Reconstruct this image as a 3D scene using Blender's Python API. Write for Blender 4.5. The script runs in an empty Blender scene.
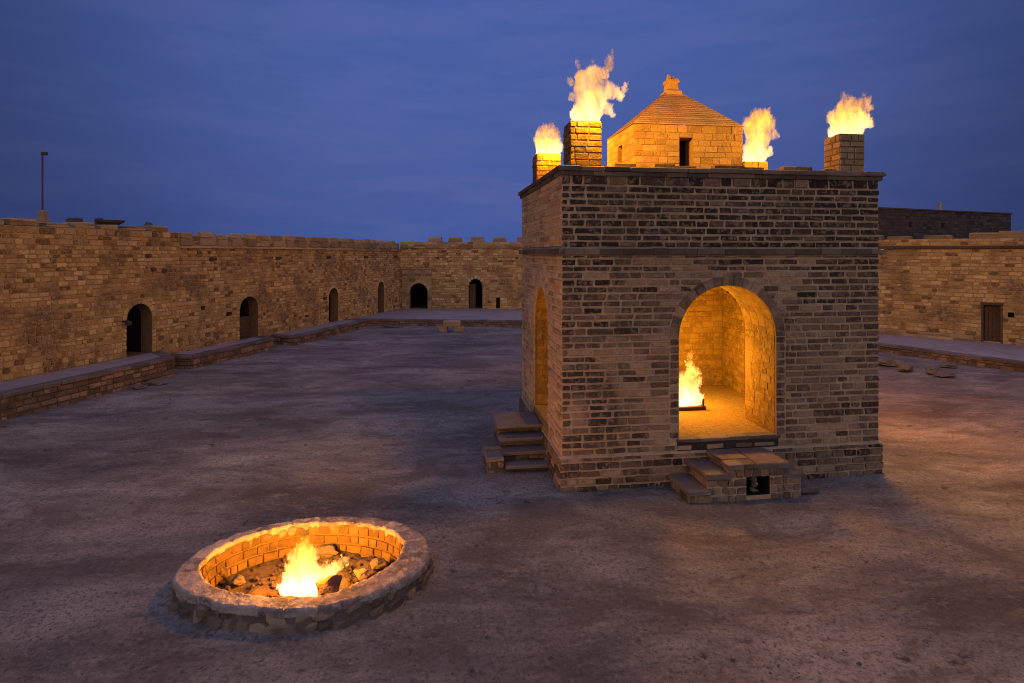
import bpy, bmesh, math, random
from mathutils import Vector, noise as mnoise
R = math.radians
random.seed(7)
sc = bpy.context.scene
col = sc.collection

# ------------------------------------------------------------------ camera, sky, exposure
HC = 3.9
cd = bpy.data.cameras.new('camera'); cam = bpy.data.objects.new('camera', cd); col.objects.link(cam)
cam.location = (0, 0, HC); cam.rotation_euler = (R(90), 0, 0)
cd.sensor_width = 36; cd.lens = 586 / 1024 * 36; cd.shift_y = -0.0864
cd.clip_start = 0.1; cd.clip_end = 3000
sc.camera = cam
vs = sc.view_settings
sc.display_settings.display_device = 'sRGB'
vs.view_transform = 'Standard'; vs.look = 'None'; vs.exposure = 0.0; vs.gamma = 1; vs.use_curve_mapping = False
sc.render.engine = 'CYCLES'
cy = sc.cycles
cy.use_denoising = True
cy.max_bounces = 5; cy.diffuse_bounces = 3; cy.glossy_bounces = 2; cy.volume_bounces = 0
cy.sample_clamp_indirect = 4.0
cy.volume_step_rate = 0.5; cy.volume_max_steps = 128
cy.filter_width = 1.0
cy.caustics_reflective = False; cy.caustics_refractive = False

FLAME_LIGHT = (1.0, 0.445, 0.03)
POWER_ROOF = 900.0
POWER_HALL = 580.0
POWER_PIT = 380.0

w = bpy.data.worlds.new('World'); sc.world = w; w.use_nodes = True
nt = w.node_tree; N = nt.nodes; L = nt.links
N.clear()
def wn(t, **k):
    n = N.new(t)
    for a, b in k.items(): setattr(n, a, b)
    return n
out = wn('ShaderNodeOutputWorld'); bg = wn('ShaderNodeBackground'); L.new(bg.outputs[0], out.inputs[0])
sky = wn('ShaderNodeTexSky', sky_type='NISHITA', sun_disc=False, sun_elevation=R(-1.5), sun_rotation=R(190), altitude=0, air_density=1.2, dust_density=1.5, ozone_density=3.0)
tc = wn('ShaderNodeTexCoord')
def vmath(op, a, b=None):
    n = wn('ShaderNodeVectorMath', operation=op)
    for i, x in enumerate((a, b)):
        if x is None: continue
        if isinstance(x, tuple): n.inputs[i].default_value = x
        else: L.new(x, n.inputs[i])
    return n
def fmath(op, a, b=None, clamp=False):
    n = wn('ShaderNodeMath', operation=op); n.use_clamp = clamp
    for i, x in enumerate((a, b)):
        if x is None: continue
        if isinstance(x, (int, float)): n.inputs[i].default_value = x
        else: L.new(x, n.inputs[i])
    return n.outputs[0]
def mapr(v, a, b, c, d, smooth=True):
    n = wn('ShaderNodeMapRange'); n.interpolation_type = 'SMOOTHSTEP' if smooth else 'LINEAR'
    L.new(v, n.inputs[0])
    for i, x in enumerate((a, b, c, d)): n.inputs[i + 1].default_value = x
    return n.outputs[0]
dirn = vmath('NORMALIZE', tc.outputs['Generated']).outputs[0]
sep = wn('ShaderNodeSeparateXYZ'); L.new(dirn, sep.inputs[0])
# the blue of the evening: a little brighter in the part of the sky ahead
bright = vmath('DOT_PRODUCT', dirn, tuple(Vector((0.0, 0.93, 0.30)).normalized())).outputs['Value']
amp = mapr(bright, 0.70, 1.0, 0.42, 1.0)
mp = wn('ShaderNodeMapping'); mp.inputs['Scale'].default_value = (1.6, 1.6, 9.0); mp.inputs['Rotation'].default_value = (0, R(6), 0)
L.new(dirn, mp.inputs[0])
cn = wn('ShaderNodeTexNoise'); cn.inputs['Scale'].default_value = 2.6; cn.inputs['Detail'].default_value = 6; cn.inputs['Roughness'].default_value = 0.55
L.new(mp.outputs[0], cn.inputs['Vector'])
cl = mapr(cn.outputs[0], 0.35, 0.7, 0.95, 1.05)
blue = wn('ShaderNodeMix', data_type='RGBA'); blue.inputs[6].default_value = (0.062, 0.108, 0.35, 1); blue.inputs[7].default_value = (0.072, 0.110, 0.34, 1)
L.new(mapr(cn.outputs[0], 0.4, 0.65, 0, 1), blue.inputs[0])
b2 = vmath('SCALE', blue.outputs[2]); L.new(fmath('MULTIPLY', amp, cl), b2.inputs['Scale'])
# afterglow on the horizon behind the photographer
back = mapr(sep.outputs['Y'], 0.25, -1.0, 0.0, 1.0)
low = mapr(sep.outputs['Z'], -0.05, 0.95, 1.0, 0.0)
glow = fmath('MULTIPLY', back, low)
g2 = vmath('SCALE', (0.92, 0.78, 0.68)); L.new(glow, g2.inputs['Scale'])
n2 = vmath('SCALE', sky.outputs[0]); n2.inputs['Scale'].default_value = 0.10
zen = vmath('SCALE', (0.33, 0.35, 0.74)); L.new(mapr(sep.outputs['Z'], 0.55, 0.95, 0.0, 1.0), zen.inputs['Scale'])
b3_ = vmath('ADD', b2.outputs[0], zen.outputs[0])
s1 = vmath('ADD', b3_.outputs[0], g2.outputs[0]); s2 = vmath('ADD', s1.outputs[0], n2.outputs[0])
L.new(s2.outputs[0], bg.inputs[0]); bg.inputs[1].default_value = 1.0

# ------------------------------------------------------------------ materials
class NB:
    def __init__(s, name):
        s.m = bpy.data.materials.new(name); s.m.use_nodes = True
        s.t = s.m.node_tree; s.N = s.t.nodes; s.L = s.t.links
        s.N.clear(); s.o = s.N.new('ShaderNodeOutputMaterial')
    def n(s, t, ins=None, **k):
        x = s.N.new(t)
        for a, b in k.items(): setattr(x, a, b)
        for a, b in (ins or {}).items():
            if hasattr(b, 'is_output'): s.L.new(b, x.inputs[a])
            else: x.inputs[a].default_value = b
        return x
    def pos(s): return s.n('ShaderNodeTexCoord').outputs['Object']
    def wpos(s): return s.n('ShaderNodeNewGeometry').outputs['Position']
    def noise(s, v, scale, detail=4, rough=0.55, dist=0.0):
        return s.n('ShaderNodeTexNoise', {'Vector': v, 'Scale': scale, 'Detail': detail, 'Roughness': rough, 'Distortion': dist}).outputs[0]
    def ramp(s, f, stops, interp='LINEAR'):
        r = s.n('ShaderNodeValToRGB', {'Fac': f}); e = r.color_ramp; e.interpolation = interp
        while len(e.elements) > 1: e.elements.remove(e.elements[-1])
        e.elements[0].position = stops[0][0]; e.elements[0].color = (*stops[0][1], 1)
        for p, c in stops[1:]:
            q = e.elements.new(p); q.color = (*c, 1)
        return r.outputs[0]
    def mix(s, f, a, b, mode='MIX'):
        x = s.n('ShaderNodeMix', data_type='RGBA', blend_type=mode)
        for i, v in ((0, f), (6, a), (7, b)):
            if hasattr(v, 'is_output'): s.L.new(v, x.inputs[i])
            else: x.inputs[i].default_value = v if i == 0 else (*v, 1)
        return x.outputs[2]
    def mr(s, v, a, b, c=0.0, d=1.0):
        return s.n('ShaderNodeMapRange', {0: v, 1: a, 2: b, 3: c, 4: d}, interpolation_type='SMOOTHSTEP').outputs[0]
    def math(s, op, a, b=0.0):
        return s.n('ShaderNodeMath', {0: a, 1: b}, operation=op).outputs[0]
    def finish(s, color, height=None, rough=0.9, strength=0.6, dist=0.02, spec=0.2):
        p = s.n('ShaderNodeBsdfPrincipled')
        if hasattr(color, 'is_output'): s.L.new(color, p.inputs['Base Color'])
        else: p.inputs['Base Color'].default_value = (*color, 1)
        p.inputs['Roughness'].default_value = rough
        p.inputs['Specular IOR Level'].default_value = spec
        if height is not None:
            b = s.n('ShaderNodeBump', {'Height': height, 'Strength': strength, 'Distance': dist})
            s.L.new(b.outputs[0], p.inputs['Normal'])
        s.L.new(p.outputs[0], s.o.inputs[0])
        return s.m

def stone_mat(name, cols, stain=(0.06, 0.045, 0.035), stain_amt=0.5, grime_scale=0.7, fine=14.0, bump=0.9, bd=0.03, smear=None):
    b = NB(name); v = b.wpos()
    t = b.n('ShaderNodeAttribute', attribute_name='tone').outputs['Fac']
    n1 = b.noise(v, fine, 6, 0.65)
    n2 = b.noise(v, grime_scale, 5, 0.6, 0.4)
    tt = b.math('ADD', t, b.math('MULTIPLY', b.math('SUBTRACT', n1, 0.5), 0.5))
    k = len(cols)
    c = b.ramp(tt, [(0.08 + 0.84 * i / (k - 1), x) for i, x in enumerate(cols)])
    c = b.mix(b.math('MULTIPLY', b.mr(n2, 0.47, 0.66), stain_amt), c, stain)
    if smear: c = b.mix(b.math('MULTIPLY', b.mr(b.noise(v, fine * 0.55, 6, 0.7, 0.5), 0.50, 0.60), 0.75), c, smear)
    spots = b.noise(v, fine * 3.1, 3, 0.7)
    c = b.mix(b.mr(spots, 0.56, 0.72, 0, 0.55), c, tuple(x * 0.45 for x in cols[0]))
    h = b.math('ADD', b.math('MULTIPLY', n1, 1.0), b.math('MULTIPLY', spots, 0.5))
    return b.finish(c, h, 0.93, bump, bd)

def plain_mat(name, c, fine=9.0, rough=0.9, var=0.35, bump=0.5, bd=0.02):
    b = NB(name); v = b.wpos()
    n1 = b.noise(v, fine, 6, 0.65); n2 = b.noise(v, fine * 0.13, 4)
    f = b.math('ADD', b.math('MULTIPLY', n1, 0.6), b.math('MULTIPLY', n2, 0.5))
    cc = b.ramp(f, [(0.3, tuple(x * (1 - var) for x in c)), (0.55, c), (0.8, tuple(min(1, x * (1 + var)) for x in c))])
    return b.finish(cc, n1, rough, bump, bd)

M = {}
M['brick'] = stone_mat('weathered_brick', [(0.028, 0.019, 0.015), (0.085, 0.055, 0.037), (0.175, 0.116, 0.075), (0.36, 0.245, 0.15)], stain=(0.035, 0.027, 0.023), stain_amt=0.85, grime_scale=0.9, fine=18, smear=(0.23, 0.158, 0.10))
M['brick_mortar'] = plain_mat('brick_mortar', (0.34, 0.235, 0.145), 12, var=.45, bd=0.04)
M['side_mortar'] = plain_mat('side_mortar', (0.50, 0.34, 0.19), 12, bd=0.03)
M['brick_side'] = stone_mat('glow_tinted_brick', [(0.24, 0.155, 0.085), (0.42, 0.28, 0.15), (0.54, 0.37, 0.20)], stain=(0.08, 0.055, 0.04), stain_amt=0.5, smear=(0.48, 0.325, 0.18))  # left-face brick and mortar: warm pit glow put into a paler colour
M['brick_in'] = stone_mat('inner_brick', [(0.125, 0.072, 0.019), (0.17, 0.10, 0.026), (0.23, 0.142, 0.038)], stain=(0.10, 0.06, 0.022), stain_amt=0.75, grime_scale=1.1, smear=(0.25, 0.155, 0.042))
M['cupola_stone'] = stone_mat('cupola_stone', [(0.23, 0.135, 0.036), (0.31, 0.185, 0.048), (0.40, 0.25, 0.07)], stain=(0.14, 0.085, 0.028), stain_amt=0.7, grime_scale=1.1, smear=(0.30, 0.18, 0.047))  # brighter copy of the inner brick: extra flame light put into the colour
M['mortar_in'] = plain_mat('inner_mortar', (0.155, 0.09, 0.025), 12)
M['lime'] = stone_mat('limestone_block', [(0.15, 0.092, 0.04), (0.37, 0.24, 0.097), (0.50, 0.335, 0.137), (0.60, 0.43, 0.205)], stain=(0.15, 0.10, 0.06), stain_amt=0.85, grime_scale=0.75, fine=11, bd=0.05, smear=(0.38, 0.27, 0.145))
M['lime_mortar'] = plain_mat('limestone_mortar', (0.33, 0.225, 0.105), 7, var=.5, bd=0.03)
M['lime_grey'] = stone_mat('grey_limestone', [(0.16, 0.113, 0.065), (0.30, 0.218, 0.12), (0.42, 0.31, 0.18)], stain=(0.09, 0.07, 0.06), grime_scale=0.6, fine=8, bd=0.03)
M['slab'] = stone_mat('worn_slab', [(0.085, 0.067, 0.056), (0.13, 0.104, 0.088), (0.19, 0.153, 0.128)], stain=(0.09, 0.07, 0.065), stain_amt=0.5, grime_scale=1.4, fine=12)
M['earth_top'] = plain_mat('packed_earth_top', (0.27, 0.215, 0.19), 3.0, bd=0.02)
M['rim'] = stone_mat('rim_stone', [(0.16, 0.125, 0.105), (0.25, 0.20, 0.165), (0.35, 0.285, 0.23)], stain=(0.08, 0.062, 0.052), stain_amt=0.85, grime_scale=3.2, fine=15, smear=(0.36, 0.295, 0.235))
M['pit_stone'] = stone_mat('pit_stone', [(0.10, 0.07, 0.05), (0.19, 0.13, 0.09), (0.29, 0.20, 0.13)], stain=(0.06, 0.045, 0.035), stain_amt=0.75, grime_scale=3.0, fine=13)
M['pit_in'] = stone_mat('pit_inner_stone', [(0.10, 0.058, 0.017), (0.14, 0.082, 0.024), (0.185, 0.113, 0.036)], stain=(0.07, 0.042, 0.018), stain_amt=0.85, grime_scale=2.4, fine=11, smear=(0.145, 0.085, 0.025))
M['soot'] = plain_mat('sooty_rubble', (0.06, 0.042, 0.032), 16, var=0.7, bump=1.0, bd=0.03)
M['dark'] = plain_mat('recess_shade', (0.012, 0.010, 0.009), 5)  # near-black inside openings: the shade of their depth is put into the colour
M['dark_brick'] = stone_mat('dark_brick', [(0.035, 0.028, 0.026), (0.06, 0.047, 0.043), (0.09, 0.068, 0.06)], fine=7)
M['wood'] = plain_mat('old_wood', (0.085, 0.055, 0.04), 10, var=0.5)
M['metal'] = plain_mat('rusty_metal', (0.05, 0.04, 0.036), 20, rough=0.6)
M['cornice'] = stone_mat('dark_cornice_stone', [(0.06, 0.046, 0.038), (0.12, 0.092, 0.072), (0.20, 0.15, 0.115)], fine=14)

def ground_mat():
    b = NB('trampled_dirt'); v = b.wpos()
    mp1 = b.n('ShaderNodeMapping', {'Vector': v, 'Scale': (0.5, 1.1, 1.0), 'Rotation': (0, 0, R(-8))}).outputs[0]
    big = b.noise(mp1, 0.55, 6, 0.62, 0.6)
    mid = b.noise(mp1, 2.6, 7, 0.68, 0.3)
    fine = b.noise(v, 16.0, 8, 0.75)
    grit = b.noise(v, 70.0, 3, 0.8)
    c = b.ramp(big, [(0.34, (0.105, 0.085, 0.070)), (0.45, (0.185, 0.155, 0.130)), (0.55, (0.27, 0.228, 0.182)), (0.66, (0.40, 0.335, 0.26))])
    c = b.mix(b.mr(mid, 0.50, 0.70, 0, 0.6), c, (0.40, 0.325, 0.25))
    c = b.mix(b.mr(mid, 0.47, 0.30, 0, 0.8), c, (0.115, 0.088, 0.074))
    c = b.mix(b.mr(fine, 0.49, 0.36, 0, 0.8), c, (0.085, 0.064, 0.053))
    c = b.mix(b.mr(fine, 0.54, 0.68, 0, 0.6), c, (0.42, 0.345, 0.28))
    pat = b.noise(v, 0.9, 5, 0.7, 0.8)
    c = b.mix(b.mr(pat, 0.50, 0.64, 0, 0.7), c, (0.15, 0.112, 0.085))
    c = b.mix(b.mr(b.noise(v, 30.0, 5, 0.8), 0.47, 0.60, 0, 0.55), c, (0.12, 0.092, 0.07))
    dk = b.noise(v, 1.7, 7, 0.75, 0.2)
    c = b.mix(b.mr(dk, 0.60, 0.68, 0, 0.85), c, (0.055, 0.043, 0.036))
    vor = b.n('ShaderNodeTexVoronoi', {'Vector': v, 'Scale': 9.0, 'Randomness': 1.0})
    peb = b.mr(vor.outputs['Distance'], 0.22, 0.10)
    rare = b.mr(b.noise(v, 3.0, 4), 0.52, 0.62)
    pf = b.math('MULTIPLY', peb, rare)
    c = b.mix(b.math('MULTIPLY', pf, 0.45), c, (0.22, 0.17, 0.14))
    h = b.math('ADD', b.math('MULTIPLY', fine, 0.6), b.math('MULTIPLY', mid, 1.3))
    h = b.math('ADD', h, b.math('MULTIPLY', pf, 0.35)); h = b.math('ADD', h, b.math('MULTIPLY', grit, 0.15))
    return b.finish(c, h, 0.95, 1.0, 0.075, 0.12)
M['ground'] = ground_mat()

def flame_mat(name, hot, strength, h):
    b = NB(name)
    tcn = b.n('ShaderNodeTexCoord').outputs['Object']
    z = b.n('ShaderNodeSeparateXYZ', {0: tcn}).outputs[2]
    zz = b.math('DIVIDE', z, h)
    mp1 = b.n('ShaderNodeMapping', {'Vector': tcn, 'Scale': (1.0, 1.0, 0.55)}).outputs[0]
    n1 = b.noise(mp1, 3.2 / h, 3, 0.6, 1.2)
    c = b.ramp(zz, [(0.0, (1.0, 0.66, 0.38)), (0.4, (1.0, 0.50, 0.15)), (1.0, (1.0, 0.38, 0.05))])
    up = b.mr(zz, 0.05, 1.05, 1.0, 0.55)
    mp2 = b.n('ShaderNodeMapping', {'Vector': tcn, 'Scale': (1.0, 1.0, 0.38), 'Rotation': (0, R(-14), 0)}).outputs[0]
    n2 = b.noise(mp2, 7.5 / h, 4, 0.62, 0.8)
    mask = b.mr(n2, 0.40, 0.58, 0.0, 1.0)
    k = b.math('MINIMUM', b.math('MULTIPLY', zz, 1.7), 0.93)
    dens = b.math('ADD', b.math('SUBTRACT', 1.0, k), b.math('MULTIPLY', mask, k))
    st = b.math('MULTIPLY', b.math('MULTIPLY', b.mr(n1, 0.32, 0.62, 0.5, 1.6), up), b.math('MULTIPLY', dens, strength * 3.0))
    e = b.n('ShaderNodeEmission', {'Color': c, 'Strength': st})
    ab = b.n('ShaderNodeVolumeAbsorption', {'Color': (1.0, 0.70, 0.06, 1), 'Density': b.math('MULTIPLY', dens, 9.0)})
    ad = b.n('ShaderNodeAddShader', {0: e.outputs[0], 1: ab.outputs[0]})
    b.L.new(ad.outputs[0], b.o.inputs['Volume'])
    return b.m

# ------------------------------------------------------------------ mesh helpers
class MB:
    def __init__(s): s.v = []; s.f = []; s.m = []; s.t = []
    def quad(s, pts, m=0, t=0.5):
        i = len(s.v); s.v += [tuple(p) for p in pts]; s.f.append(tuple(range(i, i + len(pts)))); s.m.append(m); s.t.append(t)
    def loft(s, rings, m=0, t=None, cap0=False, cap1=True):
        t = random.random() if t is None else t
        i = len(s.v); n = len(rings[0])
        for r in rings: s.v += [tuple(p) for p in r]
        for k in range(len(rings) - 1):
            for j in range(n):
                s.f.append((i + k * n + j, i + k * n + (j + 1) % n, i + (k + 1) * n + (j + 1) % n, i + (k + 1) * n + j)); s.m.append(m); s.t.append(t)
        if cap0: s.f.append(tuple(i + j for j in reversed(range(n)))); s.m.append(m); s.t.append(t)
        if cap1: s.f.append(tuple(i + (len(rings) - 1) * n + j for j in range(n))); s.m.append(m); s.t.append(t)
    def box(s, F, a0, a1, b0, b1, c0, c1, m=0, t=None, bev=0.01, jit=0.0):
        """box in frame F(a,b,c) with bevelled top and bottom"""
        def ring(c, ins):
            return [F(x + random.uniform(-jit, jit), y + random.uniform(-jit, jit), c + random.uniform(-jit, jit) * 0.5) for x, y in
                    ((a0 + ins, b0 + ins), (a1 - ins, b0 + ins), (a1 - ins, b1 - ins), (a0 + ins, b1 - ins))]
        s.loft([ring(c0, bev * 0.6), ring(c0 + bev, 0), ring(c1 - bev, 0), ring(c1, bev)], m, t, True, True)
    def rock(s, c, r, m=0, t=None, seed=0, lumps=0.35, sub=2):
        bm = bmesh.new(); bmesh.ops.create_icosphere(bm, subdivisions=sub, radius=1)
        t = random.random() if t is None else t
        i = len(s.v)
        cc = Vector(c)
        cut = [(Vector((random.gauss(0, 1), random.gauss(0, 1), random.gauss(0, 1))).normalized(), random.uniform(0.45, 0.8)) for _ in range(10)]
        for v in bm.verts:
            p = v.co.copy()
            for d, l in cut:
                k = p.dot(d)
                if k > l: p -= d * (k - l) * 0.85
            p *= 1 + lumps * mnoise.noise(p * 1.7 + Vector((seed * 3.1, seed, 0)))
            s.v.append(tuple(cc + Vector((p.x * r[0], p.y * r[1], p.z * r[2]))))
        for f in bm.faces:
            s.f.append(tuple(i + v.index for v in f.verts)); s.m.append(m); s.t.append(t)
        bm.free()
    def build(s, name, mats, parent=None, smooth=False, fixn=True):
        me = bpy.data.meshes.new(name)
        off = parent_world(parent)
        me.from_pydata([(x - off[0], y - off[1], z - off[2]) for x, y, z in s.v], [], s.f)
        for mm in (mats if isinstance(mats, (list, tuple)) else [mats]): me.materials.append(mm)
        me.polygons.foreach_set('material_index', s.m)
        a = me.attributes.new('tone', 'FLOAT', 'FACE'); a.data.foreach_set('value', s.t)
        me.update()
        if fixn:
            bm = bmesh.new(); bm.from_mesh(me); bmesh.ops.recalc_face_normals(bm, faces=bm.faces); bm.to_mesh(me); bm.free()
        if smooth: me.polygons.foreach_set('use_smooth', [True] * len(me.polygons))
        o = bpy.data.objects.new(name, me); col.objects.link(o)
        if parent: o.parent = parent
        return o

def parent_world(p):
    v = Vector((0, 0, 0))
    while p is not None:
        v += p.location; p = p.parent
    return v

def tag(o, label=None, cat=None, group=None, kind=None):
    if label: o['label'] = label
    if cat: o['category'] = cat
    if group: o['group'] = group
    if kind: o['kind'] = kind
    return o
def thing(name, loc, label, cat, group=None):
    o = bpy.data.objects.new(name, None); o.location = loc; o.empty_display_size = 0.3; col.objects.link(o)
    return tag(o, label, cat, group)
def solo(mb, name, mats, base, label, cat, group=None, smooth=False):
    """a thing that is one mesh, its origin at base"""
    mb.v = [(x - base[0], y - base[1], z - base[2]) for x, y, z in mb.v]
    o = mb.build(name, mats, None, smooth); o.location = base
    return tag(o, label, cat, group)

class Frame:
    """wall frame: u along, n outward, z up"""
    def __init__(s, o, ud, nd):
        s.o = Vector(o); s.u = Vector(ud).normalized(); s.n = Vector(nd).normalized()
    def __call__(s, u, n, z): return s.o + s.u * u + s.n * n + Vector((0, 0, z))

def opening(uc, h, z0, sp, rise, ring=0.0, depth=1.0, cap=True, sp_n=9, pow_=1.0):
    return dict(uc=uc, h=h, z0=z0, sp=sp, rise=rise, ring=ring, depth=depth, cap=cap, n=sp_n, p=pow_)
def curve(o, n=16, grow=0.0):
    if o['rise'] <= 0: return [(o['uc'] - o['h'] - grow, o['sp'] + grow), (o['uc'] + o['h'] + grow, o['sp'] + grow)]
    pts = []
    for i in range(n + 1):
        t = math.pi * (1 - i / n); c = math.cos(t); s_ = math.sin(t)
        x = math.copysign(abs(c) ** o['p'], c)
        pts.append((o['uc'] + (o['h'] + grow) * x, o['sp'] + (o['rise'] + grow) * s_))
    return pts
def backing(mb, F, u0, u1, z0, z1, ops, m=0, n0=0.0, cap_m=1, rev_m=0, reveal=True):
    cur = u0
    for o in sorted(ops, key=lambda q: q['uc']):
        a, b = o['uc'] - o['h'], o['uc'] + o['h']
        mb.quad([F(cur, n0, z0), F(a, n0, z0), F(a, n0, z1), F(cur, n0, z1)], m)
        if o['z0'] > z0: mb.quad([F(a, n0, z0), F(b, n0, z0), F(b, n0, o['z0']), F(a, n0, o['z0'])], m)
        c = curve(o)
        for p, q in zip(c, c[1:]):
            mb.quad([F(p[0], n0, p[1]), F(q[0], n0, q[1]), F(q[0], n0, z1), F(p[0], n0, z1)], m)
        if reveal:
            d = n0 - o['depth']; dm = n0 - min(o['depth'], o.get('jamb', .45)) if o['cap'] else d
            loop = [(a, o['z0'])] + c + [(b, o['z0'])]
            for p, q in zip(loop, loop[1:]):
                mb.quad([F(p[0], n0, p[1]), F(p[0], dm, p[1]), F(q[0], dm, q[1]), F(q[0], n0, q[1])], rev_m)
                if d < dm - .01: mb.quad([F(p[0], dm, p[1]), F(p[0], d, p[1]), F(q[0], d, q[1]), F(q[0], dm, q[1])], cap_m)
            mb.quad([F(a, n0, o['z0']), F(b, n0, o['z0']), F(b, d, o['z0']), F(a, d, o['z0'])], rev_m)
            if o['cap']:
                for p, q in zip(c, c[1:]):
                    mb.quad([F(p[0], d, p[1]), F(q[0], d, q[1]), F(q[0], d, o['z0']), F(p[0], d, o['z0'])], cap_m)
        cur = b
    mb.quad([F(cur, n0, z0), F(u1, n0, z0), F(u1, n0, z1), F(cur, n0, z1)], m)

CUT = [0.34]
def stone(mb, F, a, b, z0, z1, n0, proud, gap, bev, jit, m, tone):
    p = proud * random.uniform(0.55, 1.3); j = lambda: random.uniform(-jit, jit)
    g = gap * 0.5
    c = [(a + g + j(), z0 + g + j() * 0.6), (b - g + j(), z0 + g + j() * 0.6), (b - g + j(), z1 - g + j() * 0.6), (a + g + j(), z1 - g + j() * 0.6)]
    cx = (a + b) / 2; cz = (z0 + z1) / 2
    mn = min(b - a, z1 - z0) - gap; c8 = []
    for i in range(4):
        (x, z), (xp, zp), (xn, zn) = c[i], c[i - 1], c[(i + 1) % 4]
        k1, k2 = mn * random.uniform(.03, CUT[0]), mn * random.uniform(.03, CUT[0])
        lp, ln2 = math.hypot(xp - x, zp - z) or 1, math.hypot(xn - x, zn - z) or 1
        c8.append((x + (xp - x) / lp * k1, z + (zp - z) / lp * k1)); c8.append((x + (xn - x) / ln2 * k2, z + (zn - z) / ln2 * k2))
    c = c8
    sg = [((x - cx) / max(.01, abs(b - a) / 2), (z - cz) / max(.01, (z1 - z0) / 2)) for x, z in c]
    tilt = random.uniform(-0.25, 0.25) * p
    r0 = [F(x, n0 - 0.01, z) for x, z in c]
    r1 = [F(x, n0 + p * 0.6, z) for x, z in c]
    r2 = [F(x - s[0] * bev, n0 + p + tilt * s[1], z - s[1] * bev) for (x, z), s in zip(c, sg)]
    mb.loft([r0, r1, r2], m, tone)

def masonry(mb, F, u0, u1, z0, z1, ops, ch=(0.11, 0.14), ln=(0.2, 0.42), proud=0.02, gap=0.03, bev=0.008, jit=0.005, m=2, n0=0.0, tone=None, quoin=None):
    z = z0; row = 0
    while z < z1 - ch[0] * 0.6:
        hgt = random.uniform(*ch)
        if z + hgt > z1 - ch[0] * 0.6: hgt = z1 - z
        zt = z + hgt; zm = (z + zt) / 2
        blocks = []
        for o in ops:
            hw = o['h'] + o['ring']; top = o['sp'] + o['rise'] + o['ring'] * (1 if o['rise'] > 0 or o['ring'] else 0)
            if zt <= o['z0'] + 0.02 or z >= top - 0.02: continue
            if zm > o['sp'] and o['rise'] > 0:
                k = (zm - o['sp']) / (o['rise'] + o['ring'])
                if k >= 1: continue
                hw = hw * (math.sqrt(1 - k * k) ** o['p'])
            blocks.append((o['uc'] - hw, o['uc'] + hw))
        blocks.sort(); ivs = []; cur = u0
        for a, b in blocks:
            if a > cur: ivs.append((cur, min(a, u1)))
            cur = max(cur, b)
        if cur < u1: ivs.append((cur, u1))
        rt = random.uniform(-0.06, 0.06)
        for a, b in ivs:
            if b - a < 0.04: continue
            x = a; ls = []
            while x < b - 1e-6:
                l = random.uniform(*ln) * (1.0 if ls else random.choice((0.5, 1.0)))
                ls.append(l); x += l
            k = (b - a) / sum(ls); x = a
            for l in ls:
                l *= k
                tn = min(1, max(0, random.gauss(0.5, 0.25) + rt))
                if tone: tn = min(1, max(0, tn + tone((x + l / 2), zm)))
                stone(mb, F, x, x + l, z, zt, n0, proud, min(gap, l * 0.4), min(bev, l * .2), jit, m, tn)
                x += l
        z = zt; row += 1
    for o in ops:
        if o['ring'] <= 0: continue
        n = o['n']; zc = 0
        if o['rise'] > 0:
            cin = curve(o, n, 0.0); co = curve(o, n, o['ring'])
            for i in range(n):
                q = [cin[i], cin[i + 1], co[i + 1], co[i]]
                cx = sum(p[0] for p in q) / 4; cz = sum(p[1] for p in q) / 4
                s = 0.93; pr = proud * random.uniform(.6, 1.1)
                q1 = [(cx + (p[0] - cx) * s, cz + (p[1] - cz) * s) for p in q]; s2 = s - 0.07
                q2 = [(cx + (p[0] - cx) * s2, cz + (p[1] - cz) * s2) for p in q]
                mb.loft([[F(x, n0 - 0.01, zz) for x, zz in q1], [F(x, n0 + pr * .6, zz) for x, zz in q1], [F(x, n0 + pr, zz) for x, zz in q2]], m, min(1, max(0, random.gauss(0.72, 0.2))))
        hh = o['sp'] - o['z0']; k = max(1, round(hh / (ch[0] * 1.35)))
        for sd in (-1, 1):
            for i in range(k):
                a = o['uc'] + sd * o['h']; b = o['uc'] + sd * (o['h'] + o['ring'])
                stone(mb, F, min(a, b), max(a, b), o['z0'] + hh * i / k, o['z0'] + hh * (i + 1) / k, n0, proud * 1.1, gap, bev, jit, m, min(1, max(0, random.gauss(0.55, 0.2))))

WF = lambda x, y, z: Vector((x, y, z))     # plain world frame

# ------------------------------------------------------------------ ground
def px(x, y, z):
    """point of height z seen at (x, y) of the photograph, used to read plan outlines off it"""
    d = 586 * (HC - z) / (y - 253.0); return Vector(((x - 512) / 586 * d, d, z))
pit_out = [(62,300),(75,265),(130,225),(200,180),(300,140),(420,108),(560,90),(700,88),(820,105),(900,140),(932,180),(930,215),(905,250),(840,295),(780,325),(690,352),(600,375),(500,395),(380,390),(260,375),(160,350),(90,325)]
pit_in = [(160,250),(200,210),(250,180),(330,150),(440,118),(560,108),(690,110),(790,130),(835,160),(830,200),(800,235),(740,275),(650,315),(560,345),(430,350),(330,340),(250,325),(190,300),(165,275)]
RIM = 0.25
def plan(pts): return [px(150 + x / 3.303, 490 + y / 3.303, RIM) for x, y in pts]
po, pi_ = plan(pit_out), plan(pit_in)
PC = sum(po, Vector()) / len(po); PC.z = 0
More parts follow.
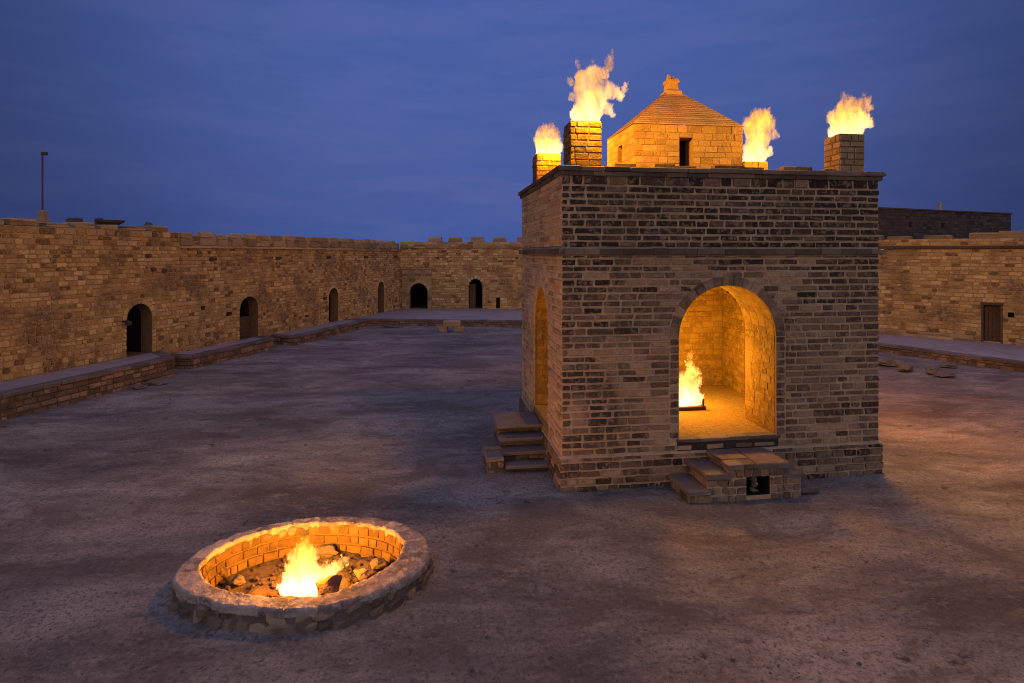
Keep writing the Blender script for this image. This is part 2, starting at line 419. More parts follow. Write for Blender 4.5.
def radial(pts, n=48):
    ang = sorted(((math.atan2(p.y - PC.y, p.x - PC.x), (p.xy - PC.xy).length) for p in pts))
    ang = [(ang[-1][0] - 2 * math.pi, ang[-1][1])] + ang + [(ang[0][0] + 2 * math.pi, ang[0][1])]
    o = []
    for i in range(n):
        a = -math.pi + 2 * math.pi * i / n
        for (a0, r0), (a1, r1) in zip(ang, ang[1:]):
            if a0 <= a <= a1: o.append(r0 + (r1 - r0) * (a - a0) / max(1e-6, a1 - a0)); break
    for _ in range(2): o = [(o[i - 1] + 2 * o[i] + o[(i + 1) % n]) / 4 for i in range(n)]
    return o
RO, RI = radial(po), radial(pi_)
def rad(T, a):
    n = len(T); x = ((a + math.pi) / (2 * math.pi)) % 1.0 * n; i = int(x) % n; f = x - int(x)
    return T[i] * (1 - f) + T[(i + 1) % n] * f
def gz(x, y):
    p = Vector((x, y, 0))
    h = 0.030 * mnoise.noise(p * 0.35) + 0.018 * mnoise.noise(p * 1.1 + Vector((5, 0, 0))) + 0.007 * mnoise.noise(p * 3.7) + 0.004 * mnoise.noise(p * 9.0)
    return h - 0.01
def axis(parts):
    o = []
    for a, b, s in parts:
        n = max(1, round((b - a) / s)); o += [a + (b - a) * i / n for i in range(n)]
    return o + [parts[-1][1]]
def build_ground():
    xs = axis([(-900, -60, 140), (-60, -20, 5), (-20, -8, 0.4), (-8, 8, 0.07), (8, 22, 0.25), (22, 60, 4), (60, 900, 140)])
    ys = axis([(-300, -20, 70), (-20, 3, 3), (3, 11, 0.07), (11, 20, 0.2), (20, 42, 0.6), (42, 90, 8), (90, 1500, 200)])
    vv = []; ff = []
    for y in ys:
        for x in xs:
            z = gz(x, y) if abs(x) < 60 and abs(y) < 90 else -0.01
            dx, dy = x - PC.x, y - PC.y; r = math.hypot(dx, dy)
            if r < 2.5:
                a = math.atan2(dy, dx); lim = (rad(RI, a) + rad(RO, a)) / 2
                if r < lim: z = -0.55
                elif r < rad(RO, a) + 0.25: z += 0.03 * (1 - max(0, (r - rad(RO, a))) / 0.25)
            vv.append((x, y, z))
    nx = len(xs)
    for j in range(len(ys) - 1):
        for i in range(nx - 1): ff.append((j * nx + i, j * nx + i + 1, (j + 1) * nx + i + 1, (j + 1) * nx + i))
    me = bpy.data.meshes.new('ground'); me.from_pydata(vv, [], ff); me.materials.append(M['ground'])
    me.polygons.foreach_set('use_smooth', [True] * len(ff))
    o = bpy.data.objects.new('ground', me); col.objects.link(o); o['kind'] = 'structure'
build_ground()

# ------------------------------------------------------------------ temple
TH = R(7.97)
U = Vector((math.cos(TH), math.sin(TH), 0)); V = Vector((-math.sin(TH), math.cos(TH), 0))
C0 = Vector((0.822, 9.64, 0)); W_, L_ = 5.755, 4.18
def T(s, v, z=0.0): return C0 + U * s + V * v + Vector((0, 0, z))
TF = lambda a, b, c: T(a, b, c)
ZT, ZM, ZP, ZF = 5.20, 3.93, 0.55, 0.75
temple = thing('fire_temple', tuple(T(W_ / 2, L_ / 2)), 'square dark brick fire temple with a cupola and four chimneys on its roof', 'temple')
t_in0, t_in1 = 1.0, W_ - 1.0
vi0, vi1 = 1.0, 3.70
Ff = Frame(T(0, 0), U, -V); Fl = Frame(T(0, 0), V, -U); Fr = Frame(T(W_, 0), V, U); Fb = Frame(T(0, L_), U, V)
of = opening(2.909, 0.885, ZF, 2.46, 0.885, 0.17, 1.0, False, 17)
ol = opening(1.80, 0.70, ZF, 2.40, 0.84, 0.18, 1.0, False, 13, 1.12)
orr = opening(2.00, 0.72, ZF, 2.40, 0.84, 0.18, 1.0, False, 13, 1.12)
TM = [M['brick_mortar'], M['mortar_in'], M['brick'], M['brick_in'], M['brick_side'], M['side_mortar']]
def wall_part(F, wlen, o, inner, m_st, tone=None, inner_ops=True):
    mb = MB(); ops = [o] if o else []
    backing(mb, F, 0, wlen, -0.15, ZT, ops, 5 if m_st == 4 else 0, 0, 0, 1)
    # offset band above the string course stands very slightly forward
    masonry(mb, F, -0.012, wlen + 0.012, ZP, ZM - 0.06, ops, (0.10, 0.135), (0.20, 0.46), 0.020, 0.038, 0.010, 0.011, m_st, tone=tone)
    masonry(mb, F, -0.012, wlen + 0.012, ZM + 0.06, ZT, [], (0.10, 0.135), (0.20, 0.48), 0.022, 0.038, 0.010, 0.011, m_st, tone=tone)
    ia, ib, idp = inner
    Fi = Frame(F(0, -idp, 0), F.u, -F.n)
    o2 = dict(o, ring=0.0) if o else None
    if o2: o2['z0'] = ZF
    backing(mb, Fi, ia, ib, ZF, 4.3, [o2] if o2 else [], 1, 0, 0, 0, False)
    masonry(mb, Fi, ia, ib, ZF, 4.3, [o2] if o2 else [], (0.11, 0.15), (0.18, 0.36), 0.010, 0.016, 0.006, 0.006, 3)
    if o:
        # bricks on the jambs and the underside of the arch
        for sd in (-1, 1):
            ju = o['uc'] + sd * o['h']
            Fj = Frame(F(ju, 0, 0), -F.n, -F.u * sd)
            masonry(mb, Fj, 0.03, 1.0 if idp > .9 else idp, ZF + 0.01, o['sp'], [], (0.10, 0.135), (0.2, 0.42), 0.006, 0.012, 0.004, 0.004, 3)
        c = curve(o, 22)
        for (a, za), (b, zb) in zip(c, c[1:]):
            k = 4
            for i in range(k):
                n0_, n1_ = -0.03 - i * 0.96 / k, -0.03 - (i + 1) * 0.96 / k + 0.02
                cx, cz = o['uc'], o['sp']
                sh = lambda x, zz, q: (cx + (x - cx) * q, cz + (zz - cz) * q)
                pa, pb = sh(a, za, 1.002), sh(b, zb, 1.002); qa, qb = sh(a + (b - a) * .05, za + (zb - za) * .03, .994), sh(b - (b - a) * .03, zb - (zb - za) * .03, .994)
                mb.loft([[F(pa[0], n0_, pa[1]), F(pb[0], n0_, pb[1]), F(pb[0], n1_, pb[1]), F(pa[0], n1_, pa[1])],
                         [F(qa[0], n0_ - .01, qa[1]), F(qb[0], n0_ - .01, qb[1]), F(qb[0], n1_ + .01, qb[1]), F(qa[0], n1_ + .01, qa[1])]], 3, random.random() * .8)
    return mb.build('wall', TM, temple)
CUT[0] = 0.17
ftone = lambda u, z: (-0.30 if z > ZM else (0.06 if z > 2.6 else 0.22)) + (0.16 if abs(u - 2.9) < 1.3 and 2.3 < z < 3.7 else 0) - (0.2 if u < 0.7 and z > ZP else 0) - (0.12 if u > 4.6 else 0)  # lower courses lighter: some of the pit's light is put into the tone
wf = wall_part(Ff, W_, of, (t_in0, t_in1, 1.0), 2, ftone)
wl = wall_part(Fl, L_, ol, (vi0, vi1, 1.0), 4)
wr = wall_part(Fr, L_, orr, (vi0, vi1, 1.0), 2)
wb = wall_part(Fb, W_, None, (t_in0, t_in1, L_ - vi1), 2)
# plinth: rougher, larger stones standing forward at the foot
mb = MB()
for F, wl_ in ((Ff, W_), (Fl, L_), (Fr, L_), (Fb, W_)):
    F2 = Frame(F(0, 0.035, 0), F.u, F.n)
    backing(mb, F2, -0.035, wl_ + 0.035, -0.15, ZP - 0.03, [], 0)
    masonry(mb, F2, -0.055, wl_ + 0.055, -0.06, ZP - 0.02, [], (0.12, 0.15), (0.16, 0.4), 0.035, 0.035, 0.012, 0.012, 2, tone=lambda u, z: 0.02 - 0.15 * (z < 0.1))
mb.quad([T(-.035, -.035, ZP - .03), T(W_ + .035, -.035, ZP - .03), T(W_ + .07, .0, ZP), T(-.07, 0, ZP)], 0)
mb.quad([T(-.035, -.035, ZP - .03), T(0, 0, ZP), T(0, L_, ZP), T(-.035, L_ + .035, ZP - .03)], 0)
mb.quad([T(W_ + .035, -.035, ZP - .03), T(W_, 0, ZP), T(W_, L_, ZP), T(W_ + .035, L_ + .035, ZP - .03)], 0)
mb.build('plinth', TM, temple)
# string course
mb = MB()
def band(mb, z0, z1, out0, blk, m=0, jit=0.005, bev=0.012, F4=((Ff, 0), (Fl, 1), (Fr, 1), (Fb, 0)), inn=0.03):
    for F, k in F4:
        ln_ = W_ if k == 0 else L_
        x = -out0 if k == 0 else -out0 + 0.001
        end = ln_ + out0
        while x < end - 1e-3:
            l = min(random.uniform(*blk), end - x)
            if end - x - l < 0.12: l = end - x
            G = lambda a, b, c, F=F: F(a, b, c)
            mb.box(G, x + 0.003, x + l - 0.003, -inn, out0 * random.uniform(0.93, 1.04), z0, z1 + random.uniform(-.006, .006), m, min(1, max(0, random.gauss(.45, .2))), bev, jit)
            x += l
band(mb, ZM - 0.055, ZM + 0.045, 0.07, (0.25, 0.55))
mb.build('string_course', [M['cornice']], temple)
mb = MB()
band(mb, ZT - 0.02, ZT + 0.06, 0.05, (0.3, 0.6))
band(mb, ZT + 0.055, ZT + 0.135, 0.085, (0.3, 0.7), inn=0.3)
mb.build('cornice', [M['cornice']], temple)
# roof terrace
mb = MB(); mb.box(TF, 0.06, W_ - 0.06, 0.06, L_ - 0.06, 4.5, ZT + 0.075, 0, 0.6, 0.01)
mb.build('roof', [M['brick_in']], temple)
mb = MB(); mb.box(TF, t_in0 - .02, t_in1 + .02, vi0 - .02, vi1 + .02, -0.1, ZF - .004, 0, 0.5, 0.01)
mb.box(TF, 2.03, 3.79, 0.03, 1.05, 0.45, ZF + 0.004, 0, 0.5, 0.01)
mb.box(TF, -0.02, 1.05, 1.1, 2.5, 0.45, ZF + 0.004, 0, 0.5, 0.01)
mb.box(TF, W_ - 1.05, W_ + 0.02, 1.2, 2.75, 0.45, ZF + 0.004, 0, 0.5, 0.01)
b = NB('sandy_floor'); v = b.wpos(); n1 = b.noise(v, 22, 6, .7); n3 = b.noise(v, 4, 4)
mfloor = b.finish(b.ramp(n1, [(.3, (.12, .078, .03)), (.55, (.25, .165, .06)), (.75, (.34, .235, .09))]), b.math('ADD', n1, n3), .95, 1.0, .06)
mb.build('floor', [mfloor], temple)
# sill stones along the front threshold
mb = MB(); x = 1.98
for l in (0.4, 0.52, 0.36, 0.58): mb.box(TF, x, x + l - .01, -0.07, 0.12, ZF - 0.045, ZF + 0.015, 1, random.random(), 0.012, 0.012); x += l
mb.box(TF, 1.99, 3.83, -.015, .1, ZF - .20, ZF - .045, 0, .1, .01)
mb.build('sill', [M['dark_brick'], M['slab']], temple)

def chimney(s0, s1, v0, v1, zt, m):
    mb = MB(); zb = ZT + 0.07
    S = [Frame(T(s0, v0), U, -V), Frame(T(s0, v0), V, -U), Frame(T(s1, v0), V, U), Frame(T(s0, v1), U, V)]
    for F, l in zip(S, (s1 - s0, v1 - v0, v1 - v0, s1 - s0)):
        mb.quad([F(0, 0, zb), F(l, 0, zb), F(l, 0, zt), F(0, 0, zt)], 0)
        masonry(mb, F, -0.008, l + 0.008, zb, zt, [], (0.095, 0.125), (0.16, 0.36), 0.014, 0.022, 0.007, 0.005, 1)
    # hollow top with thick lip
    mb.box(TF, s0, s1, v0, v0 + .1, zt - .09, zt + .02, 1, .6); mb.box(TF, s0, s1, v1 - .1, v1, zt - .09, zt + .02, 1, .5)
    mb.box(TF, s0, s0 + .1, v0 + .1, v1 - .1, zt - .09, zt + .018, 1, .5); mb.box(TF, s1 - .1, s1, v0 + .1, v1 - .1, zt - .09, zt + .018, 1, .6)
    mb.quad([T(s0 + .05, v0 + .05, zt - .08), T(s1 - .05, v0 + .05, zt - .08), T(s1 - .05, v1 - .05, zt - .08), T(s0 + .05, v1 - .05, zt - .08)], 0)
    return mb.build('chimney', [M['mortar_in'], m], temple)
CH = [(0.217, 0.752, 0.30, 0.78, 6.14), (0.17, 0.70, 3.2, 3.72, 6.07), (5.24, 5.72, 0.30, 0.72, 6.06), (5.02, 5.60, 3.2, 3.7, 6.00)]
for c_, m_ in zip(CH, (M['brick_in'], M['brick_in'], M['lime_grey'], M['brick_in'])): chimney(*c_, m_)
# cupola with pyramid roof
cu = thing('cupola', tuple(T(2.8, 2.15, ZT + .07)), None, None); cu.location = T(2.8, 2.15, ZT + .07) - temple.location; cu.parent = temple
mb = MB(); a0, a1, b0, b1 = 1.708, 3.898, 1.30, 3.0; zb, ze, za = ZT + 0.07, 6.37, 7.2
Fs = [(Frame(T(a0, b0), U, -V), a1 - a0, [opening(1.04, 0.14, zb, 6.13, 0.0, 0, 0.35, True)]), (Frame(T(a0, b0), V, -U), b1 - b0, [opening(.85, 0.13, zb, 6.1, 0, 0, .35, True)]),
      (Frame(T(a1, b0), V, U), b1 - b0, [opening(.85, 0.13, zb, 6.1, 0, 0, .35, True)]), (Frame(T(a0, b1), U, V), a1 - a0, [])]
for F, l, ops in Fs:
    backing(mb, F, 0, l, zb, ze, ops, 0, 0, 2, 0)
    masonry(mb, F, -0.008, l + 0.008, zb, ze, ops, (0.10, 0.14), (0.16, 0.36), 0.008, 0.012, 0.005, 0.004, 1)
mb.build('drum', [M['cupola_stone'], M['cupola_stone'], M['dark']], cu)
mb = MB(); nst = 17
am, bm_ = (a0 + a1) / 2, (b0 + b1) / 2
for i in range(nst):                                      # low courses of overlapping stone, each smaller than the last
    f0, f1 = 1 - i / nst * 0.86, 1 - (i + 1) / nst * 0.86
    z0_, z1_ = ze + (za - ze) * i / nst, ze + (za - ze) * (i + 1) / nst
    hx, hy = (a1 - a0) / 2 + .03, (b1 - b0) / 2 + .03
    r = lambda f, z, e=0: [T(am - hx * f - e, bm_ - hy * f - e, z), T(am + hx * f + e, bm_ - hy * f - e, z), T(am + hx * f + e, bm_ + hy * f + e, z), T(am - hx * f - e, bm_ + hy * f + e, z)]
    mb.loft([r(f0, z0_, 0.003), r(f0 * .4 + f1 * .6, z0_ + (z1_ - z0_) * .62, 0.002), r(f1, z1_ - .004)], 0, random.uniform(.2, .8), i == 0, True)
rf = mb.build('roof', [M['cupola_stone']], cu)
mb = MB()
Q = lambda f, z: [T(am + x * f, bm_ + y * f, z) for x, y in ((-1, -1), (1, -1), (1, 1), (-1, 1))]
mb.loft([Q(.17, za - .06), Q(.16, za + .03), Q(.115, za + .06), Q(.10, za + .2), Q(.13, za + .22), Q(.12, za + .27), Q(.05, za + .29)], 0, .6, True, True)
for dx, dy, h in ((-.05, 0, .40), (.04, .02, .37), (.085, -.03, .33), (0, .05, .35)):
    mb.loft([[T(am + dx + x * .035, bm_ + dy + y * .035, z) for x, y in ((-1, -1), (1, -1), (1, 1), (-1, 1))] if z < za + h - .05 else [T(am + dx * 1.3 + x * .012, bm_ + dy + y * .012, z) for x, y in ((-1, -1), (1, -1), (1, 1), (-1, 1))] for z in (za + .24, za + h - .06, za + h)], 0, .5, True, True)
mb.build('finial', [M['cupola_stone']], cu)
# low kerb of bricks along the roof edge catching the fire light
mb = MB()
x = 0.95
while x < 5.0:
    l = random.uniform(.22, .4); mb.box(TF, x, x + l - .01, .14, .27, ZT + .07, ZT + .07 + random.choice((.10, .13, .16)), 0, None, .01, .006); x += l
mb.build('roof_kerb', [M['brick_in']], temple)

CUT[0] = 0.30
# ------------------------------------------------------------------ stone steps
def stone_face(mb, F, u0, u1, z0, z1, holes=()):
    mb.quad([F(u0, 0, z0), F(u1, 0, z0), F(u1, 0, z1), F(u0, 0, z1)], 0) if not holes else backing(mb, F, u0, u1, z0, z1, list(holes), 0, 0, 2, 2)
    masonry(mb, F, u0, u1, z0, z1, list(holes), (0.10, 0.14), (0.14, 0.28), 0.03, 0.03, 0.014, 0.012, 1)
fs = thing('stone_stairs', tuple(T(3.0, -.5)), 'low two sided stone stairs with cracked top slab below the front arch of the temple', 'steps')
PV = -0.80
mb = MB()
backs = [(1.86, 2.22, .12), (2.16, 2.56, .33), (2.5, 3.46, .50), (3.43, 3.74, .28)]
for s0, s1, zt in backs:
    m_ = MB()
holes = [opening(3.02, .20, .05, .35, 0, 0, .45)]
Fst = Frame(T(0, PV + .06), U, -V)
backing(mb, Fst, 2.5, 3.46, -.1, .50, holes, 0, 0, 2, 2)
masonry(mb, Fst, 2.5, 3.46, -.05, .50, holes, (.11, .14), (.14, .28), .03, .03, .014, .012, 1)
for s0, s1, zt in ((1.86, 2.2, .12), (2.16, 2.52, .34), (3.44, 3.76, .30)):
    mb.quad([Fst(s0, 0, -.1), Fst(s1, 0, -.1), Fst(s1, 0, zt), Fst(s0, 0, zt)], 0)
    masonry(mb, Fst, s0, s1, -.05, zt, [], (.11, .14), (.12, .26), .03, .03, .014, .012, 1)
for s, zt, sd in ((1.86, .12, -1), (2.18, .34, -1), (2.52, .5, -1), (3.45, .5, 1), (3.75, .30, 1)):
    F = Frame(T(s, PV + .06), V, U * sd)
    mb.quad([F(0, 0, -.1), F(.8, 0, -.1), F(.8, 0, zt), F(0, 0, zt)], 0)
    masonry(mb, F, 0, .75, -.05, zt, [], (.11, .14), (.14, .28), .02, .03, .012, .01, 1)
for k_, (z_, w_) in enumerate(((.09, .07), (.19, .055), (.28, .06))): mb.rock(T(3.0 + .015 * (k_ % 2), PV + .16, z_), (w_, .08, .055), 1, .6, k_ + 3, .3, 2)
mb.build('masonry_base', [M['brick_mortar'], M['pit_stone'], M['dark']], fs)
def slab(parent, a, b, c, d, z0, z1, name='slab', t=None, jit=.012):
    m2 = MB(); m2.box(TF, a, b, c, d, z0, z1, 0, t if t is not None else random.uniform(.4, .8), .016, jit)
    return m2.build(name, [M['slab']], parent)
slab(fs, 1.80, 2.20, PV - .02, -.09, .12, .20); slab(fs, 2.12, 2.54, PV, -.09, .34, .43)
slab(fs, 2.955, 3.50, PV - .05, -.09, .50, .585, t=.55)
# cracked slab: irregular pieces
m2 = MB(); xs_ = [2.47, 2.70, 2.945]; ys_ = [PV - .04, -.6, -.36, -.1]
for i in range(2):
    for j in range(3):
        e = random.uniform(-.04, .04)
        m2.box(TF, xs_[i] + .006 + (e if i else 0), xs_[i + 1] - .006 + (e if not i else 0), ys_[j] + .006, ys_[j + 1] - .006, .50, .585 + random.uniform(-.004, .004), 0, None, .010, .014)
m2.build('cracked_slab', [M['slab']], fs)
slab(fs, 3.44, 3.80, PV + .03, -.10, .30, .38); slab(fs, 3.80, 4.14, PV + .12, -.14, .0, .10)

ls = thing('stone_stairs', tuple(T(-.5, 1.6)), 'steep four step stone stairs with side step against the left arch of the temple', 'steps')
mb = MB()
def solid(mb, a, b, c, d, z1, m=0): mb.box(TF, a, b, c, d, -.1, z1, m, .4, .01)
tr = [(1.62, 2.48, .63), (1.36, 1.62, .465), (1.12, 1.36, .30), (.88, 1.12, .125)]
for v0, v1, z in tr: solid(mb, -.84, -.02, v0 + .10, v1 + .10, z - .06)
for v0, v1, z in tr:
    F = Frame(T(-.84, v0 + .10), U, -V)
    masonry(mb, F, 0, .82, z - .2, z - .06, [], (.07, .1), (.12, .26), .015, .02, .01, .008, 0)
F = Frame(T(-.84, 0), V, -U)
for v0, v1, z in tr: masonry(mb, F, v0 + .05, v1 + .05, -.05, z - .09, [], (.1, .14), (.14, .28), .02, .03, .012, .01, 1)
solid(mb, -1.12, -.84, .92, 1.85, .2)
masonry(mb, Frame(T(-1.12, .92), U, -V), 0, .28, -.05, .2, [], (.1, .13), (.12, .2), .02, .02, .01, .01, 1)
masonry(mb, Frame(T(-1.12, .92), V, -U), 0, .93, -.05, .2, [], (.1, .13), (.14, .28), .02, .02, .01, .01, 1)
mb.build('masonry_base', [M['cornice'], M['pit_stone']], ls)
slab(ls, -.90, -.03, 1.57, 2.5, .575, .63); slab(ls, -.87, -.02, 1.31, 1.70, .415, .465, 'tread'); slab(ls, -.85, -.02, 1.06, 1.44, .25, .30, 'tread'); slab(ls, -.83, -.01, .83, 1.2, .07, .125, 'tread')
slab(ls, -1.16, -.85, .88, 1.3, .2, .28, 'side_slab'); slab(ls, -1.16, -.85, 1.32, 1.9, .25, .33, 'side_slab')

# ------------------------------------------------------------------ courtyard walls
class Poly:
    """wall line made of straight runs"""
    pass
def wall_run(mb, p, q, side, z0, z1, ops, ch, ln, proud=0.025, gap=0.028, stones=True, jit=.010, tone=None, u_lo=0.0, thick=3.2, ends=(True, True)):
    p = Vector((*p, 0)); q = Vector((*q, 0)); d = (q - p).normalized(); n = Vector((d.y, -d.x, 0)) * side
    F = Frame(p, d, n); l = (q - p).length
    backing(mb, F, 0, l, z0, z1, ops, 0, 0, 2, 4)
    if stones: masonry(mb, F, u_lo, l, z0 + .1, z1, ops, ch, ln, proud, gap, .010, jit, 1, tone=tone)
    mb.quad([F(0, 0, z1), F(l, 0, z1), F(l, -thick, z1), F(0, -thick, z1)], 0)
    mb.quad([F(0, -thick, z0), F(l, -thick, z0), F(l, -thick, z1), F(0, -thick, z1)], 0)
    if ends[0]: mb.quad([F(0, 0, z0), F(0, -thick, z0), F(0, -thick, z1), F(0, 0, z1)], 0)
    if ends[1]: mb.quad([F(l, 0, z0), F(l, -thick, z0), F(l, -thick, z1), F(l, 0, z1)], 0)
    return F, l
def at_px(F, l, x):
    """distance along a wall line where the view ray of column x meets it"""
    k = (x - 512) / 586.0
    return (k * F.o.y - F.o.x) / (F.u.x - k * F.u.y)
M['jamb'] = plain_mat('shaded_jamb', (0.13, 0.088, 0.052), 8)  # reveals darker than the wall: doorway shade put into the colour
WM = [M['lime_mortar'], M['lime'], M['dark'], M['lime_grey'], M['jamb']]
merlon_protos = {}
def merlon(parent, F, u, w_, h, zb, dep=0.42, n=0.0, mat=None):
    mb = MB(); mat = mat or M['lime_grey']
    G = lambda a, b, c: F(a, b, c)
    mb.box(G, u, u + w_, n - dep, n + .02, zb, zb + h * .55, 0, random.uniform(.2, .7), .02, .015)
    mb.box(G, u + .01, u + w_ - .02, n - dep + .02, n + .01, zb + h * .55, zb + h, 0, random.uniform(.3, .9), .035, .025)
    return mb.build('merlon', [mat], parent)

LA, LB, LD = (-11.64 - .258 * 13.5, 7.0), (-11.64, 20.5), (-7.2, 37.7)
lw = thing('courtyard_wall', (-13.0, 18.0, 0), 'long left limestone courtyard wall with arched cell doors and a low crenellated top', 'wall')
ZW = 4.12
d1 = (Vector(LB) - Vector(LA)); l1 = d1.length
tmpF = Frame((*LA, 0), (*d1, 0), (d1.y, -d1.x, 0))
uc1 = at_px(tmpF, l1, 139.5)
mb = MB()
Z1T = 4.62
F1 = tmpF
d2 = Vector(LD) - Vector(LB); F2 = Frame((*LB, 0), (*d2, 0), (d2.y, -d2.x, 0)); l2 = d2.length
A = lambda x: at_px(F2, l2, x)
ops2 = [opening(A(249), .55, .40, 1.60, .52, .2, 2.0), opening(A(333.5), .45, .36, 1.66, .44, .15, 2.0), opening(A(381), .40, .32, 1.78, .40, .18, .8),
        opening(A(229), .17, 1.45, 1.60, 0, 0, .3), opening(A(325), .16, 1.55, 1.70, 0, 0, .3), opening(A(203), .10, 1.80, 1.95, 0, 0, .2), opening(A(307), .14, .85, .96, 0, 0, .2), opening(A(264), .07, 1.27, 1.36, 0, 0, .2)]
ops1 = [opening(uc1, .48, .60, 1.78, .48, .16, 2.2)] + [dict(o, uc=o['uc'] + l1) for o in ops2]
wall_run(mb, LA, LD, 1, -.2, ZW, ops1, (.10, .17), (.12, .34), .026, .022, ends=(True, False), u_lo=3.0, jit=.014)
masonry(mb, F1, 0, 3.0, -.1, ZW, [], (.2, .26), (.4, .7), .03, .03, .01, .01, 1)
backing(mb, F1, 0, l1, ZW, Z1T, [], 0); masonry(mb, F1, 0, l1, ZW, Z1T, [], (.12, .17), (.2, .45), .03, .03, .01, .014, 1, tone=lambda u, z: -.08)
mb.quad([F1(0, 0, Z1T), F1(l1, 0, Z1T), F1(l1, -1.3, Z1T), F1(0, -1.3, Z1T)], 0); mb.quad([F1(0, -1.3, ZW), F1(l1, -1.3, ZW), F1(l1, -1.3, Z1T), F1(0, -1.3, Z1T)], 0)
mb.quad([F1(l1, 0, ZW), F1(l1, -1.3, ZW), F1(l1, -1.3, Z1T), F1(l1, 0, Z1T)], 0)
mb.build('masonry', WM, lw)
# parapet above the ledge on the second run, in two faces: low wall plus merlons
mb = MB(); backing(mb, F2, 0, l2, ZW, 4.53, [], 0, -.06, 0, 0, False); masonry(mb, F2, 0, l2, ZW + .05, 4.53, [], (.13, .17), (.24, .5), .02, .03, .01, .01, 1, n0=-.06, tone=lambda u, z: -.15)
mb.quad([F2(0, -.06, 4.53), F2(l2, -.06, 4.53), F2(l2, -.5, 4.53), F2(0, -.5, 4.53)], 0); mb.quad([F2(0, -.5, ZW), F2(l2, -.5, ZW), F2(l2, -.5, 4.53), F2(0, -.5, 4.53)], 0)
mb.quad([F2(0, -.06, ZW), F2(0, -.5, ZW), F2(0, -.5, 4.53), F2(0, -.06, 4.53)], 0)
mb.build('parapet', [M['lime_mortar'], M['lime_grey']], lw)
u = 0.05
while u < l2 - .6:
    wd = random.uniform(.45, .62); merlon(lw, F2, u, wd, random.uniform(.44, .54), 4.17, .26, .00); u += wd + random.uniform(.26, .40)
u = at_px(F1, l1, -20)
while u < l1 - .5:
    wd = random.uniform(.5, .75); merlon(lw, F1, u, wd, random.uniform(.12, .2), Z1T, .5, 0.0); u += wd + random.uniform(.10, .3)
mb = MB(); u = 0.0; ue = A(342)
while u < ue:
    l = random.uniform(.7, 1.5); mb.box(lambda a, b, c: F2(a, b, c), u, u + l - .01, -.1, .13, ZW - .05, ZW + .035, 0, random.uniform(.6, 1), .012, .008); u += l
mb.build('ledge', [M['lime_grey']], lw)
mb = MB(); u = ue + .1
while u < l2 - .2:
    l = random.uniform(.5, 1.0); mb.box(lambda a, b, c: F2(a, b, c), u, u + l - .01, -.1, .08, ZW - .10, ZW + .02, 0, random.uniform(.1, .6), .012, .012); u += l
mb.build('ledge', [M['lime_grey']], lw)
def spout(parent, F, u, z):
    mb = MB(); mb.box(lambda a, b, c: F(a, b, c), u - .07, u + .07, -.05, .24, z, z + .12, 0, .2, .02, .01)
    return mb.build('waterspout', [M['cornice']], parent)
for x in (210, 276, 326.5, 364, 394): spout(lw, F2, at_px(F2, l2, x), 3.62)
for x, z in ((147, 3.75), (152, 3.3), (163, 3.25)):
    k = at_px(F1, l1, x); m2 = MB(); m2.box(lambda a, b, c: F1(a, b, c), k - .07, k + .07, -.03, .12, z, z + .12, 0, .3, .02, .01); m2.build('bracket_stone', [M['cornice']], lw)
# wooden leaf low in the second doorway, wall bracket beside the first
def leaf(parent, F, u, h, z0, z1, dep, name='door'):
    mb = MB(); k = 4
    for i in range(k):
        mb.box(lambda a, b, c: F(a, b, c), u - h + 2 * h * i / k + .004, u - h + 2 * h * (i + 1) / k - .004, -dep - .04, -dep, z0, z1, 0, random.random(), .004)
    mb.box(lambda a, b, c: F(a, b, c), u - h, u + h, -dep, -dep + .03, z0 + .2, z0 + .28, 0, .3, .004); mb.box(lambda a, b, c: F(a, b, c), u - h, u + h, -dep, -dep + .03, z1 - .28, z1 - .2, 0, .3, .004)
    return mb.build(name, [M['wood']], parent)
leaf(lw, F2, A(249), .53, .41, 1.28, .35)
leaf(lw, F2, A(381), .39, .33, 1.9, .5)
m2 = MB(); k = uc1 - .62
m2.box(lambda a, b, c: F1(a, b, c), k - .03, k + .03, -.02, .24, 1.74, 1.79, 0, .3, .006); m2.box(lambda a, b, c: F1(a, b, c), k - .06, k + .06, .16, .30, 1.64, 1.78, 0, .3, .02); m2.build('wall_lamp', [M['metal']], lw)
m2 = MB(); k = A(377.5)
m2.box(lambda a, b, c: F2(a, b, c), k - .03, k + .03, -.02, .26, 1.74, 1.79, 0, .3, .006); m2.box(lambda a, b, c: F2(a, b, c), k - .06, k + .06, .16, .30, 1.64, 1.78, 0, .3, .02); m2.build('wall_lamp', [M['metal']], lw)

# far wall
FA, FB = (-7.2, 37.7), (5.9, 37.5)
fw = thing('courtyard_wall', (-1, 37.6, 0), 'far limestone courtyard wall with spaced merlons, a dark portal and a scalloped doorway', 'wall')
tmpF = Frame((*FA, 0), (FB[0] - FA[0], FB[1] - FA[1], 0), (0, -1, 0)); B = lambda x: at_px(tmpF, 13, x)
mb = MB(); opf = [opening(B(419), .59, .33, 1.35, .62, .0, 2.5), opening(B(475.5), .44, .33, 1.75, .50, .22, 2.2), opening(B(498), .12, .35, 1.05, 0, 0, .3)]
F3, l3 = wall_run(mb, FA, FB, 1, -.2, 4.28, opf, (.13, .19), (.2, .46), .035, .025, ends=(False, False), jit=.014)
mb.build('masonry', WM, fw)
mb = MB(); k = B(402.5); e = B(432)
G3 = lambda a, b, c: F3(a, b, c)
F3p = Frame(F3(0, .22, 0), F3.u, F3.n)
backing(mb, F3p, k, e, -.1, 2.85, [opening(B(419), .59, .33, 1.35, .62, .2, .22, False)], 0, 0, 2, 0)
